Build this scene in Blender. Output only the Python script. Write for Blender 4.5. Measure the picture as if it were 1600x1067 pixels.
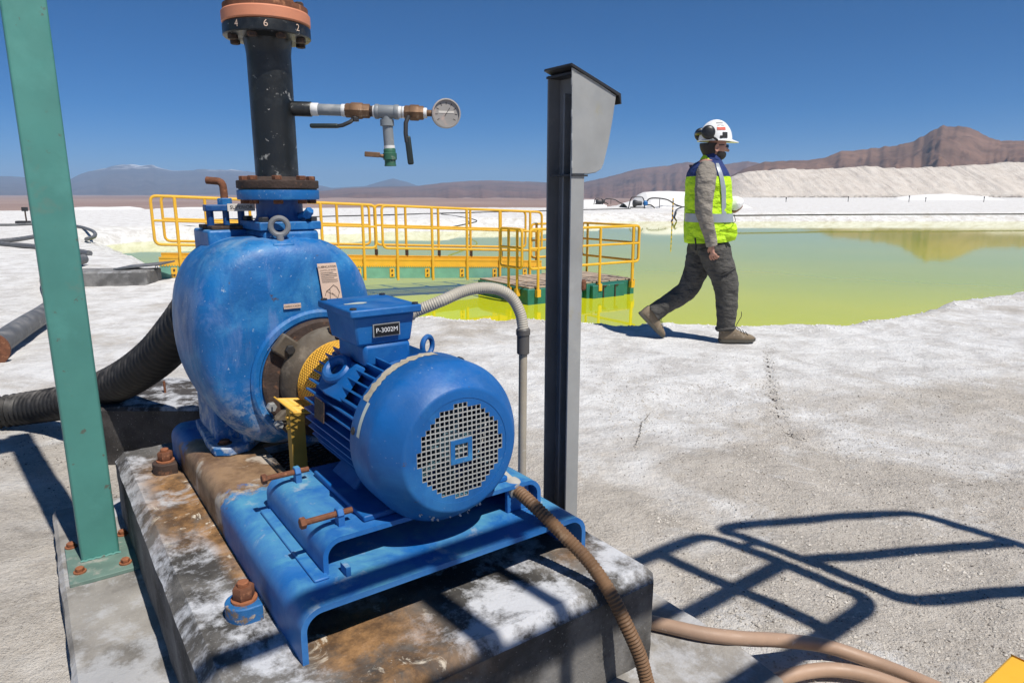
import bpy, bmesh, math, random
import numpy as np
from mathutils import Matrix, Vector, Quaternion
random.seed(7); np.random.seed(7)
for _o in list(bpy.data.objects): bpy.data.objects.remove(_o, do_unlink=True)
SC = bpy.context.scene; COL = SC.collection
# ---------------------------------------------------------------- camera
PW, PH, FPX, CAMH = 1600.0, 1067.0, 1066.7, 1.25
PITCH = math.atan(230 / FPX)
cd = bpy.data.cameras.new('camera'); cam = bpy.data.objects.new('camera', cd); COL.objects.link(cam)
cd.sensor_width = 36; cd.lens = 36 * FPX / PW; cd.clip_start = .05; cd.clip_end = 90000
cam.location = (0, 0, CAMH); cam.rotation_euler = (math.radians(90) - PITCH, 0, 0)
SC.camera = cam
# ---------------------------------------------------------------- sky and sun
SUN_EL = math.radians(58); SUN_AZ = math.atan2(.67, -.74)      # direction to the sun, clockwise from +Y
w = bpy.data.worlds.new('World'); SC.world = w; w.use_nodes = True
wn = w.node_tree; wn.nodes.clear()
sky = wn.nodes.new('ShaderNodeTexSky'); sky.sky_type = 'NISHITA'; sky.sun_disc = False
sky.sun_elevation = SUN_EL; sky.sun_rotation = SUN_AZ
sky.altitude = 2300; sky.air_density = .72; sky.dust_density = 0; sky.ozone_density = 10
bg = wn.nodes.new('ShaderNodeBackground'); bg.inputs[1].default_value = .076
wo = wn.nodes.new('ShaderNodeOutputWorld')
hsv = wn.nodes.new('ShaderNodeHueSaturation'); hsv.inputs['Saturation'].default_value = 1.30; hsv.inputs['Value'].default_value = .97
wn.links.new(sky.outputs[0], hsv.inputs['Color']); wn.links.new(hsv.outputs[0], bg.inputs[0]); wn.links.new(bg.outputs[0], wo.inputs[0])
sl = bpy.data.lights.new('sun', 'SUN'); sl.energy = 5.0; sl.angle = math.radians(.53); sl.color = (1, .955, .89)
so = bpy.data.objects.new('sun', sl); COL.objects.link(so)
sd = Vector((math.sin(SUN_AZ) * math.cos(SUN_EL), math.cos(SUN_AZ) * math.cos(SUN_EL), math.sin(SUN_EL)))
so.rotation_euler = sd.to_track_quat('Z', 'Y').to_euler(); so.location = (6, -6, 12)
SC.view_settings.view_transform = 'Standard'; SC.view_settings.look = 'None'
SC.view_settings.exposure = 0.14; SC.view_settings.gamma = 1.0; SC.view_settings.use_curve_mapping = False
SC.cycles.volume_bounces = 1; SC.cycles.max_bounces = 8
# ---------------------------------------------------------------- pixel helpers (a pixel gives a direction only)
_c, _s = math.cos(PITCH), math.sin(PITCH)
def ray(px, py):
    u = (px - 800) / FPX; v = (533.5 - py) / FPX
    return Vector((u, _c + v * _s, -_s + v * _c))
EYE = Vector((0, 0, CAMH))
def at_z(px, py, z): d = ray(px, py); return EYE + d * ((z - CAMH) / d.z)
def at_y(px, py, y): d = ray(px, py); return EYE + d * (y / d.y)
# skid frame: local x = a (pump towards motor), local y = b, z up
ANG = math.radians(-54.5); SO = Vector((-.70, 2.12, 0))
FR = {'w': Matrix.Identity(4), 's': Matrix.Translation(SO) @ Matrix.Rotation(ANG, 4, 'Z')}
SI = FR['s'].inverted()
def sk(p): return SI @ Vector(p)
# ---------------------------------------------------------------- numpy noise
def _h(ix, iy, seed):
    n = (ix.astype(np.int64) * 374761393 + iy.astype(np.int64) * 668265263 + seed * 974711) & 0x7fffffff
    n = (n ^ (n >> 13)) * 1274126177 & 0x7fffffff
    n = n ^ (n >> 16)
    return (n & 0xffff) / 65535.0
def vnoise(x, y, seed=0):
    x = np.asarray(x, float); y = np.asarray(y, float)
    ix = np.floor(x); iy = np.floor(y); fx = x - ix; fy = y - iy
    fx = fx * fx * (3 - 2 * fx); fy = fy * fy * (3 - 2 * fy)
    ix = ix.astype(np.int64); iy = iy.astype(np.int64)
    a = _h(ix, iy, seed); b = _h(ix + 1, iy, seed); c = _h(ix, iy + 1, seed); d = _h(ix + 1, iy + 1, seed)
    return (a + (b - a) * fx) * (1 - fy) + (c + (d - c) * fx) * fy
def fbm(x, y, o=4, seed=0, gain=.5):
    s = 0; amp = 1; t = 0
    for i in range(o):
        s = s + amp * vnoise(np.asarray(x) * 2 ** i + 13.7 * i, np.asarray(y) * 2 ** i - 7.1 * i, seed + i); t += amp; amp *= gain
    return s / t
def ridged(x, y, o=4, seed=0):
    s = 0; amp = 1; t = 0
    for i in range(o):
        s = s + amp * (1 - np.abs(2 * vnoise(np.asarray(x) * 2 ** i + 5.3 * i, np.asarray(y) * 2 ** i, seed + i) - 1)); t += amp; amp *= .5
    return s / t
def sstep(a, b, x): t = np.clip((x - a) / (b - a), 0, 1); return t * t * (3 - 2 * t)
# ---------------------------------------------------------------- materials
class NT:
    def __init__(s, name):
        s.m = bpy.data.materials.new(name); s.m.use_nodes = True; s.t = s.m.node_tree; s.t.nodes.clear()
        s.out = s.t.nodes.new('ShaderNodeOutputMaterial'); s.co = s.t.nodes.new('ShaderNodeTexCoord')
    def n(s, typ, **k):
        o = s.t.nodes.new(typ)
        for a, v in k.items(): setattr(o, a, v)
        return o
    def set(s, sock, v):
        if hasattr(v, 'is_output') or isinstance(v, bpy.types.NodeSocket): s.t.links.new(v, sock)
        elif isinstance(v, (tuple, list)) and len(v) == 3 and sock.type == 'RGBA': sock.default_value = (*v, 1)
        else: sock.default_value = v
    def noise(s, scale, detail=4, rough=.55, vec=None, dist=0):
        o = s.n('ShaderNodeTexNoise'); s.t.links.new(vec or s.co.outputs['Object'], o.inputs['Vector'])
        o.inputs['Scale'].default_value = scale; o.inputs['Detail'].default_value = detail
        o.inputs['Roughness'].default_value = rough; o.inputs['Distortion'].default_value = dist
        return o.outputs['Fac']
    def vor(s, scale, vec=None, feature='F1', out='Distance'):
        o = s.n('ShaderNodeTexVoronoi', feature=feature); s.t.links.new(vec or s.co.outputs['Object'], o.inputs['Vector'])
        o.inputs['Scale'].default_value = scale; return o.outputs[out]
    def stretch(s, sx, sy, sz):
        o = s.n('ShaderNodeMapping'); s.t.links.new(s.co.outputs['Object'], o.inputs[0]); o.inputs['Scale'].default_value = (sx, sy, sz)
        return o.outputs[0]
    def rmp(s, fac, lo, hi, a=0., b=1.):
        o = s.n('ShaderNodeMapRange'); s.set(o.inputs[0], fac); o.inputs[1].default_value = lo; o.inputs[2].default_value = hi
        o.inputs[3].default_value = a; o.inputs[4].default_value = b; return o.outputs[0]
    def math(s, op, a, b=None):
        o = s.n('ShaderNodeMath', operation=op); s.set(o.inputs[0], a)
        if b is not None: s.set(o.inputs[1], b)
        return o.outputs[0]
    def mix(s, fac, a, b):
        o = s.n('ShaderNodeMix', data_type='RGBA'); s.set(o.inputs[0], fac); s.set(o.inputs[6], a); s.set(o.inputs[7], b); return o.outputs[2]
    def attr(s, name): o = s.n('ShaderNodeAttribute', attribute_name=name); return o.outputs['Fac']
    def normz(s): g = s.n('ShaderNodeNewGeometry'); x = s.n('ShaderNodeSeparateXYZ'); s.t.links.new(g.outputs['Normal'], x.inputs[0]); return x.outputs[2]
    def pos(s): x = s.n('ShaderNodeSeparateXYZ'); s.t.links.new(s.co.outputs['Object'], x.inputs[0]); return x.outputs
    def bump(s, h, strength=.3, dist=.01):
        o = s.n('ShaderNodeBump'); o.inputs['Strength'].default_value = strength; o.inputs['Distance'].default_value = dist
        s.t.links.new(h, o.inputs['Height']); return o.outputs[0]
    def fin(s, col, rough=.6, metal=0., normal=None, spec=None, coat=0., ior=None, trans=None, alpha=None):
        p = s.n('ShaderNodeBsdfPrincipled'); s.set(p.inputs['Base Color'], col); s.set(p.inputs['Roughness'], rough); s.set(p.inputs['Metallic'], metal)
        if normal is not None: s.set(p.inputs['Normal'], normal)
        if spec is not None: s.set(p.inputs['Specular IOR Level'], spec)
        if coat: s.set(p.inputs['Coat Weight'], coat); p.inputs['Coat Roughness'].default_value = .15
        if ior: p.inputs['IOR'].default_value = ior
        if trans: p.inputs['Transmission Weight'].default_value = trans
        s.t.links.new(p.outputs[0], s.out.inputs[0]); return s.m
M = {}
def simple(name, c, rough=.6, metal=0., var=.25, scale=6., bump=.15, bscale=40., wear=(), spec=None, coat=0., dust=None, bd=.004):
    """colour with cloudy variation, wear layers [(colour, scale, threshold, softness)] and settled salt dust on upward faces"""
    t = NT(name)
    c2 = tuple(max(0, x * (1 - var)) for x in c)
    col = t.mix(t.rmp(t.noise(scale, 5), .3, .7), c, c2)
    r = rough
    for (wc, ws, th, so_) in wear:
        f = t.rmp(t.noise(ws, 6, .65), th, th + so_); col = t.mix(f, col, wc)
    if dust:
        dc, ds, amt = dust
        f = t.math('MULTIPLY', t.math('MULTIPLY', t.rmp(t.normz(), .2, .95), t.rmp(t.noise(ds, 6, .6), .42, .72)), amt); col = t.mix(f, col, dc)
    M[name] = t.fin(col, t.rmp(t.noise(scale * 3, 4), .3, .7, max(.05, rough - .08), min(1, rough + .1)), metal,
                    t.bump(t.noise(bscale, 4, .5, None if bd < .01 else t.stretch(1, 1, 1.8)), bump, bd), spec, coat)
    return M[name]
SALT = (.72, .69, .65)
BLUE = (.004, .122, .37)
def blue_paint(name, base, salt_amt, fade, crust=0.):
    t = NT(name)
    col = t.mix(t.rmp(t.noise(7, 6), .35, .68), base, tuple(x * .72 for x in base))
    col = t.mix(t.math('MULTIPLY', t.rmp(t.noise(5.5, 9, .68, dist=.6), .49, .66), fade), col, (.05, .26, .52))      # chalky faded paint
    up = t.rmp(t.normz(), .35, .95)
    col = t.mix(t.math('MULTIPLY', t.math('MULTIPLY', up, t.rmp(t.noise(11, 8, .66, dist=.5), .46, .66)), salt_amt), col, (.36, .46, .52))
    col = t.mix(t.math('MULTIPLY', t.rmp(t.noise(120, 3, .6), .68, .74), .7 * fade), col, (.55, .6, .62))               # salt specks
    col = t.mix(t.math('MULTIPLY', t.rmp(t.noise(26, 6, .7), .665, .70), .8), col, (.075, .045, .035))
    st_ = t.noise(9, 7, .7, t.stretch(2.2, 2.2, .28)); col = t.mix(t.math('MULTIPLY', t.rmp(st_, .56, .70), .5 * fade), col, (.10, .20, .30))                  # chips
    if crust:      # dried salt splashed on the lower casing
        cf = t.math('MULTIPLY', t.rmp(t.pos()[2], .26, .02), t.rmp(t.noise(24, 8, .72, dist=.3), .47, .58)); col = t.mix(t.math('MULTIPLY', cf, crust), col, (.42, .46, .50))
        sc_ = t.rmp(t.noise(4.0, 9, .70, t.stretch(1, 1, .55), .8), .55, .62); col = t.mix(t.math('MULTIPLY', sc_, .42), col, (.16, .24, .46))
        sp_ = t.rmp(t.noise(55, 5, .72), .655, .675); col = t.mix(t.math('MULTIPLY', sp_, .7), col, (.40, .47, .54))
        ru = t.rmp(t.noise(8.5, 8, .74, dist=.3), .665, .69); col = t.mix(t.math('MULTIPLY', ru, .65), col, (.10, .055, .04))
    M[name] = t.fin(col, t.rmp(t.noise(15, 5), .3, .7, .42, .62), 0, t.bump(t.math('ADD', t.noise(140, 4), t.math('MULTIPLY', t.noise(34, 6, .62), 1.6 if crust else .5)), .20 if crust else .10, .004), .45)
blue_paint('blue_cast', BLUE, .35, .65, 1.)
blue_paint('blue_motor', (.003, .108, .365), .12, .3)
blue_paint('blue_base', (.006, .12, .36), .85, .9)
blue_paint('blue_dark', (.003, .05, .21), .2, .3)
simple('green_post', (.075, .255, .215), .5, var=.25, scale=5, wear=[((.13, .19, .15), 4, .56, .12), ((.09, .11, .085), 30, .655, .03), ((.10, .32, .275), 3, .52, .25), ((.17, .08, .04), 55, .75, .02)], bump=.08)
simple('green_dusty', (.15, .235, .195), .7, var=.3, scale=14, wear=[((.30, .30, .26), 22, .54, .15)])
simple('green_pontoon', (.02, .17, .13), .55, wear=[((.25, .3, .27), 12, .64, .1)])
simple('green_beam', (.17, .40, .31), .55, wear=[((.3, .36, .3), 6, .62, .2)])
simple('yellow_paint', (.80, .44, .035), .45, var=.12, wear=[((.62, .45, .2), 14, .66, .1), ((.2, .08, .03), 60, .745, .02)], bump=.05)
simple('yellow_guard', (.78, .43, .05), .55, var=.2, wear=[((.25, .13, .05), 30, .62, .1)])
simple('yellow_olive', (.42, .25, .035), .6, var=.3, wear=[((.14, .10, .05), 18, .58, .15)])
simple('rust', (.20, .075, .035), .85, var=.5, scale=30, bump=.5, bscale=120, wear=[((.36, .16, .08), 45, .56, .12), ((.05, .03, .025), 25, .6, .15)])
simple('rust_orange', (.36, .13, .055), .85, var=.45, scale=40, bump=.5, bscale=140, wear=[((.2, .07, .035), 60, .55, .12)])
simple('rust_dark', (.065, .04, .03), .8, var=.5, scale=30, bump=.5, bscale=120, wear=[((.18, .085, .045), 38, .57, .12)])
simple('black_pipe', (.010, .012, .013), .38, var=.3, bump=.25, bscale=60, wear=[((.045, .048, .047), 7, .50, .2), ((.28, .28, .265), 21, .625, .05), ((.07, .05, .03), 6, .60, .12), ((.35, .34, .32), 60, .67, .03)])
simple('bronze', (.23, .13, .07), .6, metal=.35, var=.4, scale=25, wear=[((.36, .27, .18), 30, .6, .15)])
simple('pvc_grey', (.23, .25, .265), .5, var=.15, wear=[((.42, .42, .41), 14, .6, .2)])
simple('ptfe', (.78, .78, .76), .6)
simple('valve_green', (.03, .13, .075), .55, wear=[((.24, .25, .2), 35, .6, .15)])
simple('dark_handle', (.018, .028, .026), .45, wear=[((.16, .17, .15), 25, .62, .15)])
simple('flange_orange', (.62, .24, .13), .6, var=.15, wear=[((.45, .2, .12), 12, .6, .2)])
simple('gauge_body', (.36, .34, .32), .55, wear=[((.5, .36, .3), 25, .58, .15)])
simple('gauge_face', (.20, .22, .21), .35, var=.5, scale=35, wear=[((.45, .47, .45), 60, .56, .1)])
simple('steel_galv', (.38, .385, .375), .55, metal=.25, var=.2, scale=9, wear=[((.52, .51, .47), 5, .55, .25), ((.36, .33, .22), 11, .62, .15)], bump=.08)
simple('steel_post', (.22, .225, .23), .5, metal=.1, var=.3, scale=7, wear=[((.30, .30, .29), 12, .6, .2), ((.12, .09, .07), 30, .7, .08)], bump=.1)
simple('steel_dark', (.045, .045, .047), .5, metal=.3, var=.3, wear=[((.16, .13, .1), 18, .62, .2)])
simple('rubber_hose', (.017, .016, .015), .6, var=.3, wear=[((.10, .09, .08), 12, .58, .3)], dust=((.25, .23, .21), 16, .55))
simple('grey_hose', (.11, .115, .12), .55, wear=[((.27, .26, .24), 12, .58, .2)], dust=((.4, .38, .36), 9, .6))
simple('flex_grey', (.44, .405, .335), .55, var=.15, wear=[((.5, .47, .42), 20, .6, .2)])
simple('conduit_tan', (.40, .35, .27), .6, var=.2, wear=[((.6, .57, .52), 50, .66, .06)])
simple('coupling_grey', (.10, .095, .09), .5)
simple('hose_brown', (.21, .115, .055), .65, var=.35, scale=14, wear=[((.34, .23, .14), 22, .58, .2), ((.09, .05, .03), 16, .62, .15)])
simple('hose_pink', (.43, .285, .195), .55, var=.2, scale=10, wear=[((.62, .53, .45), 24, .63, .12), ((.40, .17, .06), 12, .68, .06)])
simple('fitting_white', (.45, .43, .38), .6, wear=[((.25, .2, .14), 25, .6, .15)])
simple('bearing', (.105, .082, .058), .75, var=.45, scale=14, bump=.5, bscale=70, wear=[((.23, .19, .14), 18, .54, .2), ((.035, .028, .022), 9, .58, .2)], dust=((.3, .27, .22), 14, .6))
simple('plate_white', (.66, .62, .56), .6, var=.08)
simple('plate_paper', (.66, .49, .38), .7, var=.15, scale=9, wear=[((.5, .36, .27), 20, .6, .15)])
simple('plate_black', (.006, .006, .007), .35)
simple('print_white', (.85, .85, .85), .6)
simple('print_dark', (.06, .045, .04), .7)
simple('print_red', (.65, .10, .06), .6)
simple('tape_pale', (.50, .55, .50), .55, wear=[((.35, .45, .5), 25, .6, .1)])
simple('tape_torn', (.50, .44, .33), .75, var=.3, scale=30, wear=[((.28, .24, .19), 40, .55, .15), ((.72, .68, .58), 22, .6, .1)])
simple('mesh_galv', (.42, .43, .42), .5, metal=.2)
simple('inner_dark', (.006, .007, .008), .8)
simple('fan_blade', (.10, .22, .28), .5, wear=[((.4, .42, .36), 20, .55, .2)])
simple('crust', (.50, .52, .54), .85, bump=.6)
simple('wood_deck', (.42, .33, .25), .8, var=.3, wear=[((.58, .52, .45), 8, .55, .2)])
simple('grating', (.30, .19, .06), .7, var=.4)
# person
simple('skin', (.46, .235, .165), .55, var=.15)
simple('skin_dark', (.21, .10, .065), .55)
simple('hair', (.022, .017, .014), .6, bump=.4, bscale=160)
simple('helmet_white', (.80, .80, .79), .32, var=.05, bump=.02)
simple('black_plastic', (.012, .013, .015), .4)
simple('lens_dark', (.01, .01, .012), .1)
simple('hi_vis', (.55, .88, .012), .75, var=.22, scale=9, bump=1., bscale=9, bd=.05)
simple('vest_navy', (.010, .032, .15), .8, var=.3, bump=1., bscale=12, bd=.03)
simple('reflective', (.36, .40, .43), .4, metal=.2, var=.15)
simple('sleeve', (.27, .24, .20), .88, var=.25, bump=1., bscale=10, bd=.05)
simple('trousers', (.085, .080, .072), .9, var=.4, scale=11, bump=1., bscale=10, bd=.05)
simple('trim_black', (.012, .012, .013), .7)
simple('boot', (.25, .19, .125), .8, var=.3, wear=[((.42, .36, .28), 25, .56, .2)])
simple('boot_sole', (.085, .078, .062), .85)
simple('paper_white', (.82, .82, .80), .7, var=.06)
# salt ground: white crust, beige trodden patches, grit; desert beyond
t = NT('ground'); P_ = t.co.outputs['Object']
be = t.rmp(t.math('ADD', t.attr('beige'), t.rmp(t.noise(1.1, 9, .66, dist=.5), .25, .75, -.6, .6)), .30, .74)
white = t.mix(t.rmp(t.noise(2.6, 9, .68, dist=.4), .42, .60), (.76, .755, .74), (.55, .53, .505))
white = t.mix(t.rmp(t.noise(14, 8, .7, dist=.6), .52, .62, 0, .55), white, (.80, .795, .78))
beige = t.mix(t.rmp(t.noise(3.4, 9, .68, dist=.4), .40, .60), (.55, .50, .435), (.40, .36, .31))
beige = t.mix(t.rmp(t.noise(19, 8, .72), .50, .62, 0, .5), beige, (.62, .57, .50))
col = t.mix(be, white, beige)
cr = t.math('MULTIPLY', t.rmp(t.noise(1.9, 10, .72, dist=.9), .555, .60), t.rmp(be, 0, 1, .9, .55)); col = t.mix(t.math('MULTIPLY', cr, .75), col, (.79, .785, .77))
grit = t.rmp(t.noise(95, 3, .7), .40, .62)
col = t.mix(t.math('MULTIPLY', grit, t.rmp(be, 0, 1, .12, .45)), col, (.66, .62, .56))
dk = t.math('MULTIPLY', t.rmp(t.noise(140, 2, .6), .655, .69), t.rmp(be, 0, 1, .22, .8)); col = t.mix(dk, col, (.12, .10, .085))
dk2 = t.math('MULTIPLY', t.rmp(t.noise(38, 5, .72), .665, .70), t.rmp(be, 0, 1, .45, .7)); col = t.mix(dk2, col, (.22, .18, .145))
st = t.math('MULTIPLY', t.rmp(t.noise(2.7, 6, .72, dist=.4), .665, .71), t.rmp(t.noise(17, 4), .42, .58)); st = t.math('MULTIPLY', st, t.attr('near')); col = t.mix(t.math('MULTIPLY', st, .75), col, (.40, .22, .08))
gs = t.math('MULTIPLY', t.rmp(t.noise(1.9, 8, .68, dist=.8), .50, .62), t.attr('trod')); col = t.mix(t.math('MULTIPLY', gs, .7), col, (.23, .205, .18))
ck = t.attr('crack'); col = t.mix(t.math('MULTIPLY', ck, t.rmp(t.noise(30, 5, .7), .45, .62, 0, .5)), col, (.14, .12, .105))
ye = t.attr('shore'); col = t.mix(t.math('MULTIPLY', ye, t.rmp(t.noise(.8, 5), .35, .65, .02, .16)), col, (.68, .65, .44))
des = t.mix(t.rmp(t.noise(.006, 6, .6), .35, .65), (.30, .205, .165), (.36, .26, .215))
des = t.mix(t.rmp(t.noise(.0011, 5, .6), .45, .65), des, (.24, .15, .12))
col = t.mix(t.attr('desert'), col, des)
hb = t.math('ADD', t.math('MULTIPLY', t.noise(6, 10, .70), 2.0), t.math('ADD', t.math('MULTIPLY', t.noise(60, 4, .7), .5), t.math('MULTIPLY', t.noise(170, 2, .6), t.rmp(be, 0, 1, .08, .34))))
M['ground'] = t.fin(col, .92, 0, t.bump(hb, .9, .026), .2)
t = NT('salt_pile')
col = t.mix(t.rmp(t.noise(.25, 7, .65), .35, .68), (.62, .57, .51), (.50, .445, .39))
col = t.mix(t.rmp(t.noise(.9, 5, .7), .62, .72), col, (.66, .62, .56))
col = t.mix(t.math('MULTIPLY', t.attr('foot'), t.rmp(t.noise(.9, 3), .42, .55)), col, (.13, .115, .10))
simple('crack_dark', (.07, .06, .052), .95, var=.4, scale=20)
M['salt_pile'] = t.fin(col, .95, 0, t.bump(t.noise(1.3, 6, .7), .9, .5), .1)
simple('salt_white', (.74, .73, .71), .92, var=.12, scale=.3, bump=.6, bscale=2)
# pond brine
t = NT('brine')
col = t.mix(t.rmp(t.noise(.16, 5, .6), .35, .65), (.60, .60, .005), (.52, .56, .014))
M['brine'] = t.fin(col, .035, 0, t.bump(t.noise(3.0, 3, .5, t.stretch(1, .6, 1)), .035, .02), .5, ior=1.36)
# mountains
def mountain(name, a, b, snow=False, sc=.002):
    t = NT(name)
    col = t.mix(t.rmp(t.noise(sc, 8, .65), .35, .65), a, b)
    col = t.mix(t.rmp(t.noise(sc * 4, 6, .7), .5, .7, 0, .6), col, tuple(x * .6 for x in b))
    if snow:
        col = t.mix(t.math('MULTIPLY', t.attr('snow'), t.rmp(t.noise(sc * 5, 6, .7, t.stretch(1, 1, .35)), .49, .56)), col, (.85, .86, .88))
    M[name] = t.fin(col, .95, 0, None, .1)
mountain('mountain_brown', (.225, .135, .095), (.14, .085, .062), sc=.008)
simple('blue_chipped', (.02, .14, .36), .6, var=.3, scale=20, wear=[((.16, .12, .09), 30, .54, .06), ((.36, .30, .24), 45, .62, .05)], bump=.4, bscale=90)
mountain('mountain_mid', (.20, .12, .095), (.13, .085, .072))
mountain('mountain_far', (.13, .105, .10), (.10, .08, .085), True, .0011)
# concrete of the foundation
def concrete(name, base, dark, salt, rustc=0., stain=.6):
    t = NT(name)
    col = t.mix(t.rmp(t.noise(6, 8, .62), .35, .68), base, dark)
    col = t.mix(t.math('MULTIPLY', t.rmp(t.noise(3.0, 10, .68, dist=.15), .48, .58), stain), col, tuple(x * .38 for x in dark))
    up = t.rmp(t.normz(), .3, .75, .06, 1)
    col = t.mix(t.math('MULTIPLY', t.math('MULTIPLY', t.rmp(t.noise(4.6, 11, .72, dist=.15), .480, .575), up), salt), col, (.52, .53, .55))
    col = t.mix(t.math('MULTIPLY', t.rmp(t.noise(150, 2), .68, .72), .4), col, (.5, .48, .44))
    if rustc:
        rr = t.math('MULTIPLY', t.attr('rust'), t.rmp(t.noise(7, 7, .66, dist=.6), .33, .50))
        col = t.mix(t.math('MULTIPLY', rr, rustc), col, t.mix(t.rmp(t.noise(18, 6, .7), .40, .64), (.11, .060, .028), (.34, .185, .075)))
        wr = t.math('MULTIPLY', t.attr('rust'), t.rmp(t.noise(12, 7, .7, dist=.8), .60, .66)); col = t.mix(wr, col, (.62, .55, .44))
    M[name] = t.fin(col, .85, 0, t.bump(t.math('ADD', t.noise(14, 6, .65), t.math('MULTIPLY', t.noise(110, 4, .7), .5)), .55, .008), .3)
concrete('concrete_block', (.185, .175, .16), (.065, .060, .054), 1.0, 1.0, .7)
concrete('concrete_plinth', (.34, .32, .29), (.21, .195, .175), .55, 0, .45)
concrete('concrete_dark', (.075, .066, .06), (.035, .032, .03), .9, 0, .5)
concrete('concrete_grey', (.24, .235, .225), (.13, .125, .12), .35, 0, .5)
# ---------------------------------------------------------------- mesh builder
def basis(d):
    d = Vector(d).normalized(); up = Vector((0, 0, 1)) if abs(d.z) < .95 else Vector((1, 0, 0))
    x = up.cross(d).normalized(); y = d.cross(x).normalized(); return x, y, d
class MB:
    def __init__(s): s.v = []; s.f = []
    def add(s, vs, fs):
        k = len(s.v); s.v += [Vector(v) for v in vs]; s.f += [tuple(i + k for i in f) for f in fs]; return s
    def box(s, c, d, X=None):
        hx, hy, hz = d[0] / 2, d[1] / 2, d[2] / 2; c = Vector(c)
        vs = [Vector((x, y, z)) for z in (-hz, hz) for y in (-hy, hy) for x in (-hx, hx)]
        if X is not None: vs = [X @ v for v in vs]
        return s.add([c + v for v in vs], [(0, 2, 3, 1), (4, 5, 7, 6), (0, 1, 5, 4), (2, 6, 7, 3), (0, 4, 6, 2), (1, 3, 7, 5)])
    def b2(s, lo, hi): return s.box([(a + b) / 2 for a, b in zip(lo, hi)], [b - a for a, b in zip(lo, hi)])
    def tube(s, pts, r, n=12, cap=True, closed=False):
        pts = [Vector(p) for p in pts]; m = len(pts)
        rs = r if isinstance(r, (list, tuple)) else [r] * m
        tg = []
        for i in range(m):
            a = pts[(i - 1) % m] if (closed or i > 0) else pts[i]; b = pts[(i + 1) % m] if (closed or i < m - 1) else pts[i]
            tg.append((b - a).normalized())
        x, y, d = basis(tg[0]); vs = []
        for i in range(m):
            if i:
                q = tg[i - 1].rotation_difference(tg[i]); x = q @ x; y = q @ y
            for k in range(n):
                t = 2 * math.pi * k / n; vs.append(pts[i] + (x * math.cos(t) + y * math.sin(t)) * rs[i])
        fs = []
        for i in range(m if closed else m - 1):
            j = (i + 1) % m
            for k in range(n):
                l = (k + 1) % n; fs.append((i * n + k, i * n + l, j * n + l, j * n + k))
        if cap and not closed: fs += [tuple(range(n - 1, -1, -1)), tuple((m - 1) * n + k for k in range(n))]
        return s.add(vs, fs)
    def lathe(s, o, ax, prof, n=32, cap=True):
        x, y, d = basis(ax); o = Vector(o); vs = []; m = len(prof)
        for (r, h) in prof:
            for k in range(n):
                t = 2 * math.pi * k / n; vs.append(o + d * h + (x * math.cos(t) + y * math.sin(t)) * r)
        fs = [(i * n + k, i * n + (k + 1) % n, (i + 1) * n + (k + 1) % n, (i + 1) * n + k) for i in range(m - 1) for k in range(n)]
        if cap: fs += [tuple(range(n - 1, -1, -1)), tuple((m - 1) * n + k for k in range(n))]
        return s.add(vs, fs)
    def cyl(s, a, b, r, n=16, r2=None):
        a = Vector(a); b = Vector(b); return s.lathe(a, b - a, [(r, 0), (r if r2 is None else r2, (b - a).length)], n)
    def hexn(s, o, ax, r, h): return s.lathe(o, ax, [(r * .9, 0), (r, h * .12), (r, h * .88), (r * .88, h)], 6)
    def prism(s, poly, o, X, Y, Z, h):
        """poly in (X, Y), extruded h along Z from o"""
        o = Vector(o); X = Vector(X); Y = Vector(Y); Z = Vector(Z); n = len(poly)
        vs = [o + X * p[0] + Y * p[1] for p in poly] + [o + X * p[0] + Y * p[1] + Z * h for p in poly]
        return s.add(vs, [tuple(range(n - 1, -1, -1)), tuple(range(n, 2 * n))] + [(i, (i + 1) % n, n + (i + 1) % n, n + i) for i in range(n)])
    def loft(s, rings, cap=True):
        n = len(rings[0]); m = len(rings); vs = [v for r in rings for v in r]
        fs = [(i * n + k, i * n + (k + 1) % n, (i + 1) * n + (k + 1) % n, (i + 1) * n + k) for i in range(m - 1) for k in range(n)]
        if cap: fs += [tuple(range(n - 1, -1, -1)), tuple((m - 1) * n + k for k in range(n))]
        return s.add(vs, fs)
    def torus(s, o, ax, R, r, n=28, k=10):
        x, y, d = basis(ax); o = Vector(o)
        return s.tube([o + (x * math.cos(2 * math.pi * i / n) + y * math.sin(2 * math.pi * i / n)) * R for i in range(n)], r, k, closed=True)
ORG = {}
def tag(o, label=None, cat=None, group=None, kind=None):
    if label: o['label'] = label
    if cat: o['category'] = cat
    if group: o['group'] = group
    if kind: o['kind'] = kind
    return o
def thing(name, label, cat, base, fr='w', group=None):
    o = bpy.data.objects.new(name, None); COL.objects.link(o); o.empty_display_size = .05
    o.matrix_world = FR[fr] @ Matrix.Translation(Vector(base)); ORG[o.name] = Vector(base)
    return tag(o, label, cat, group)
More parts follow.
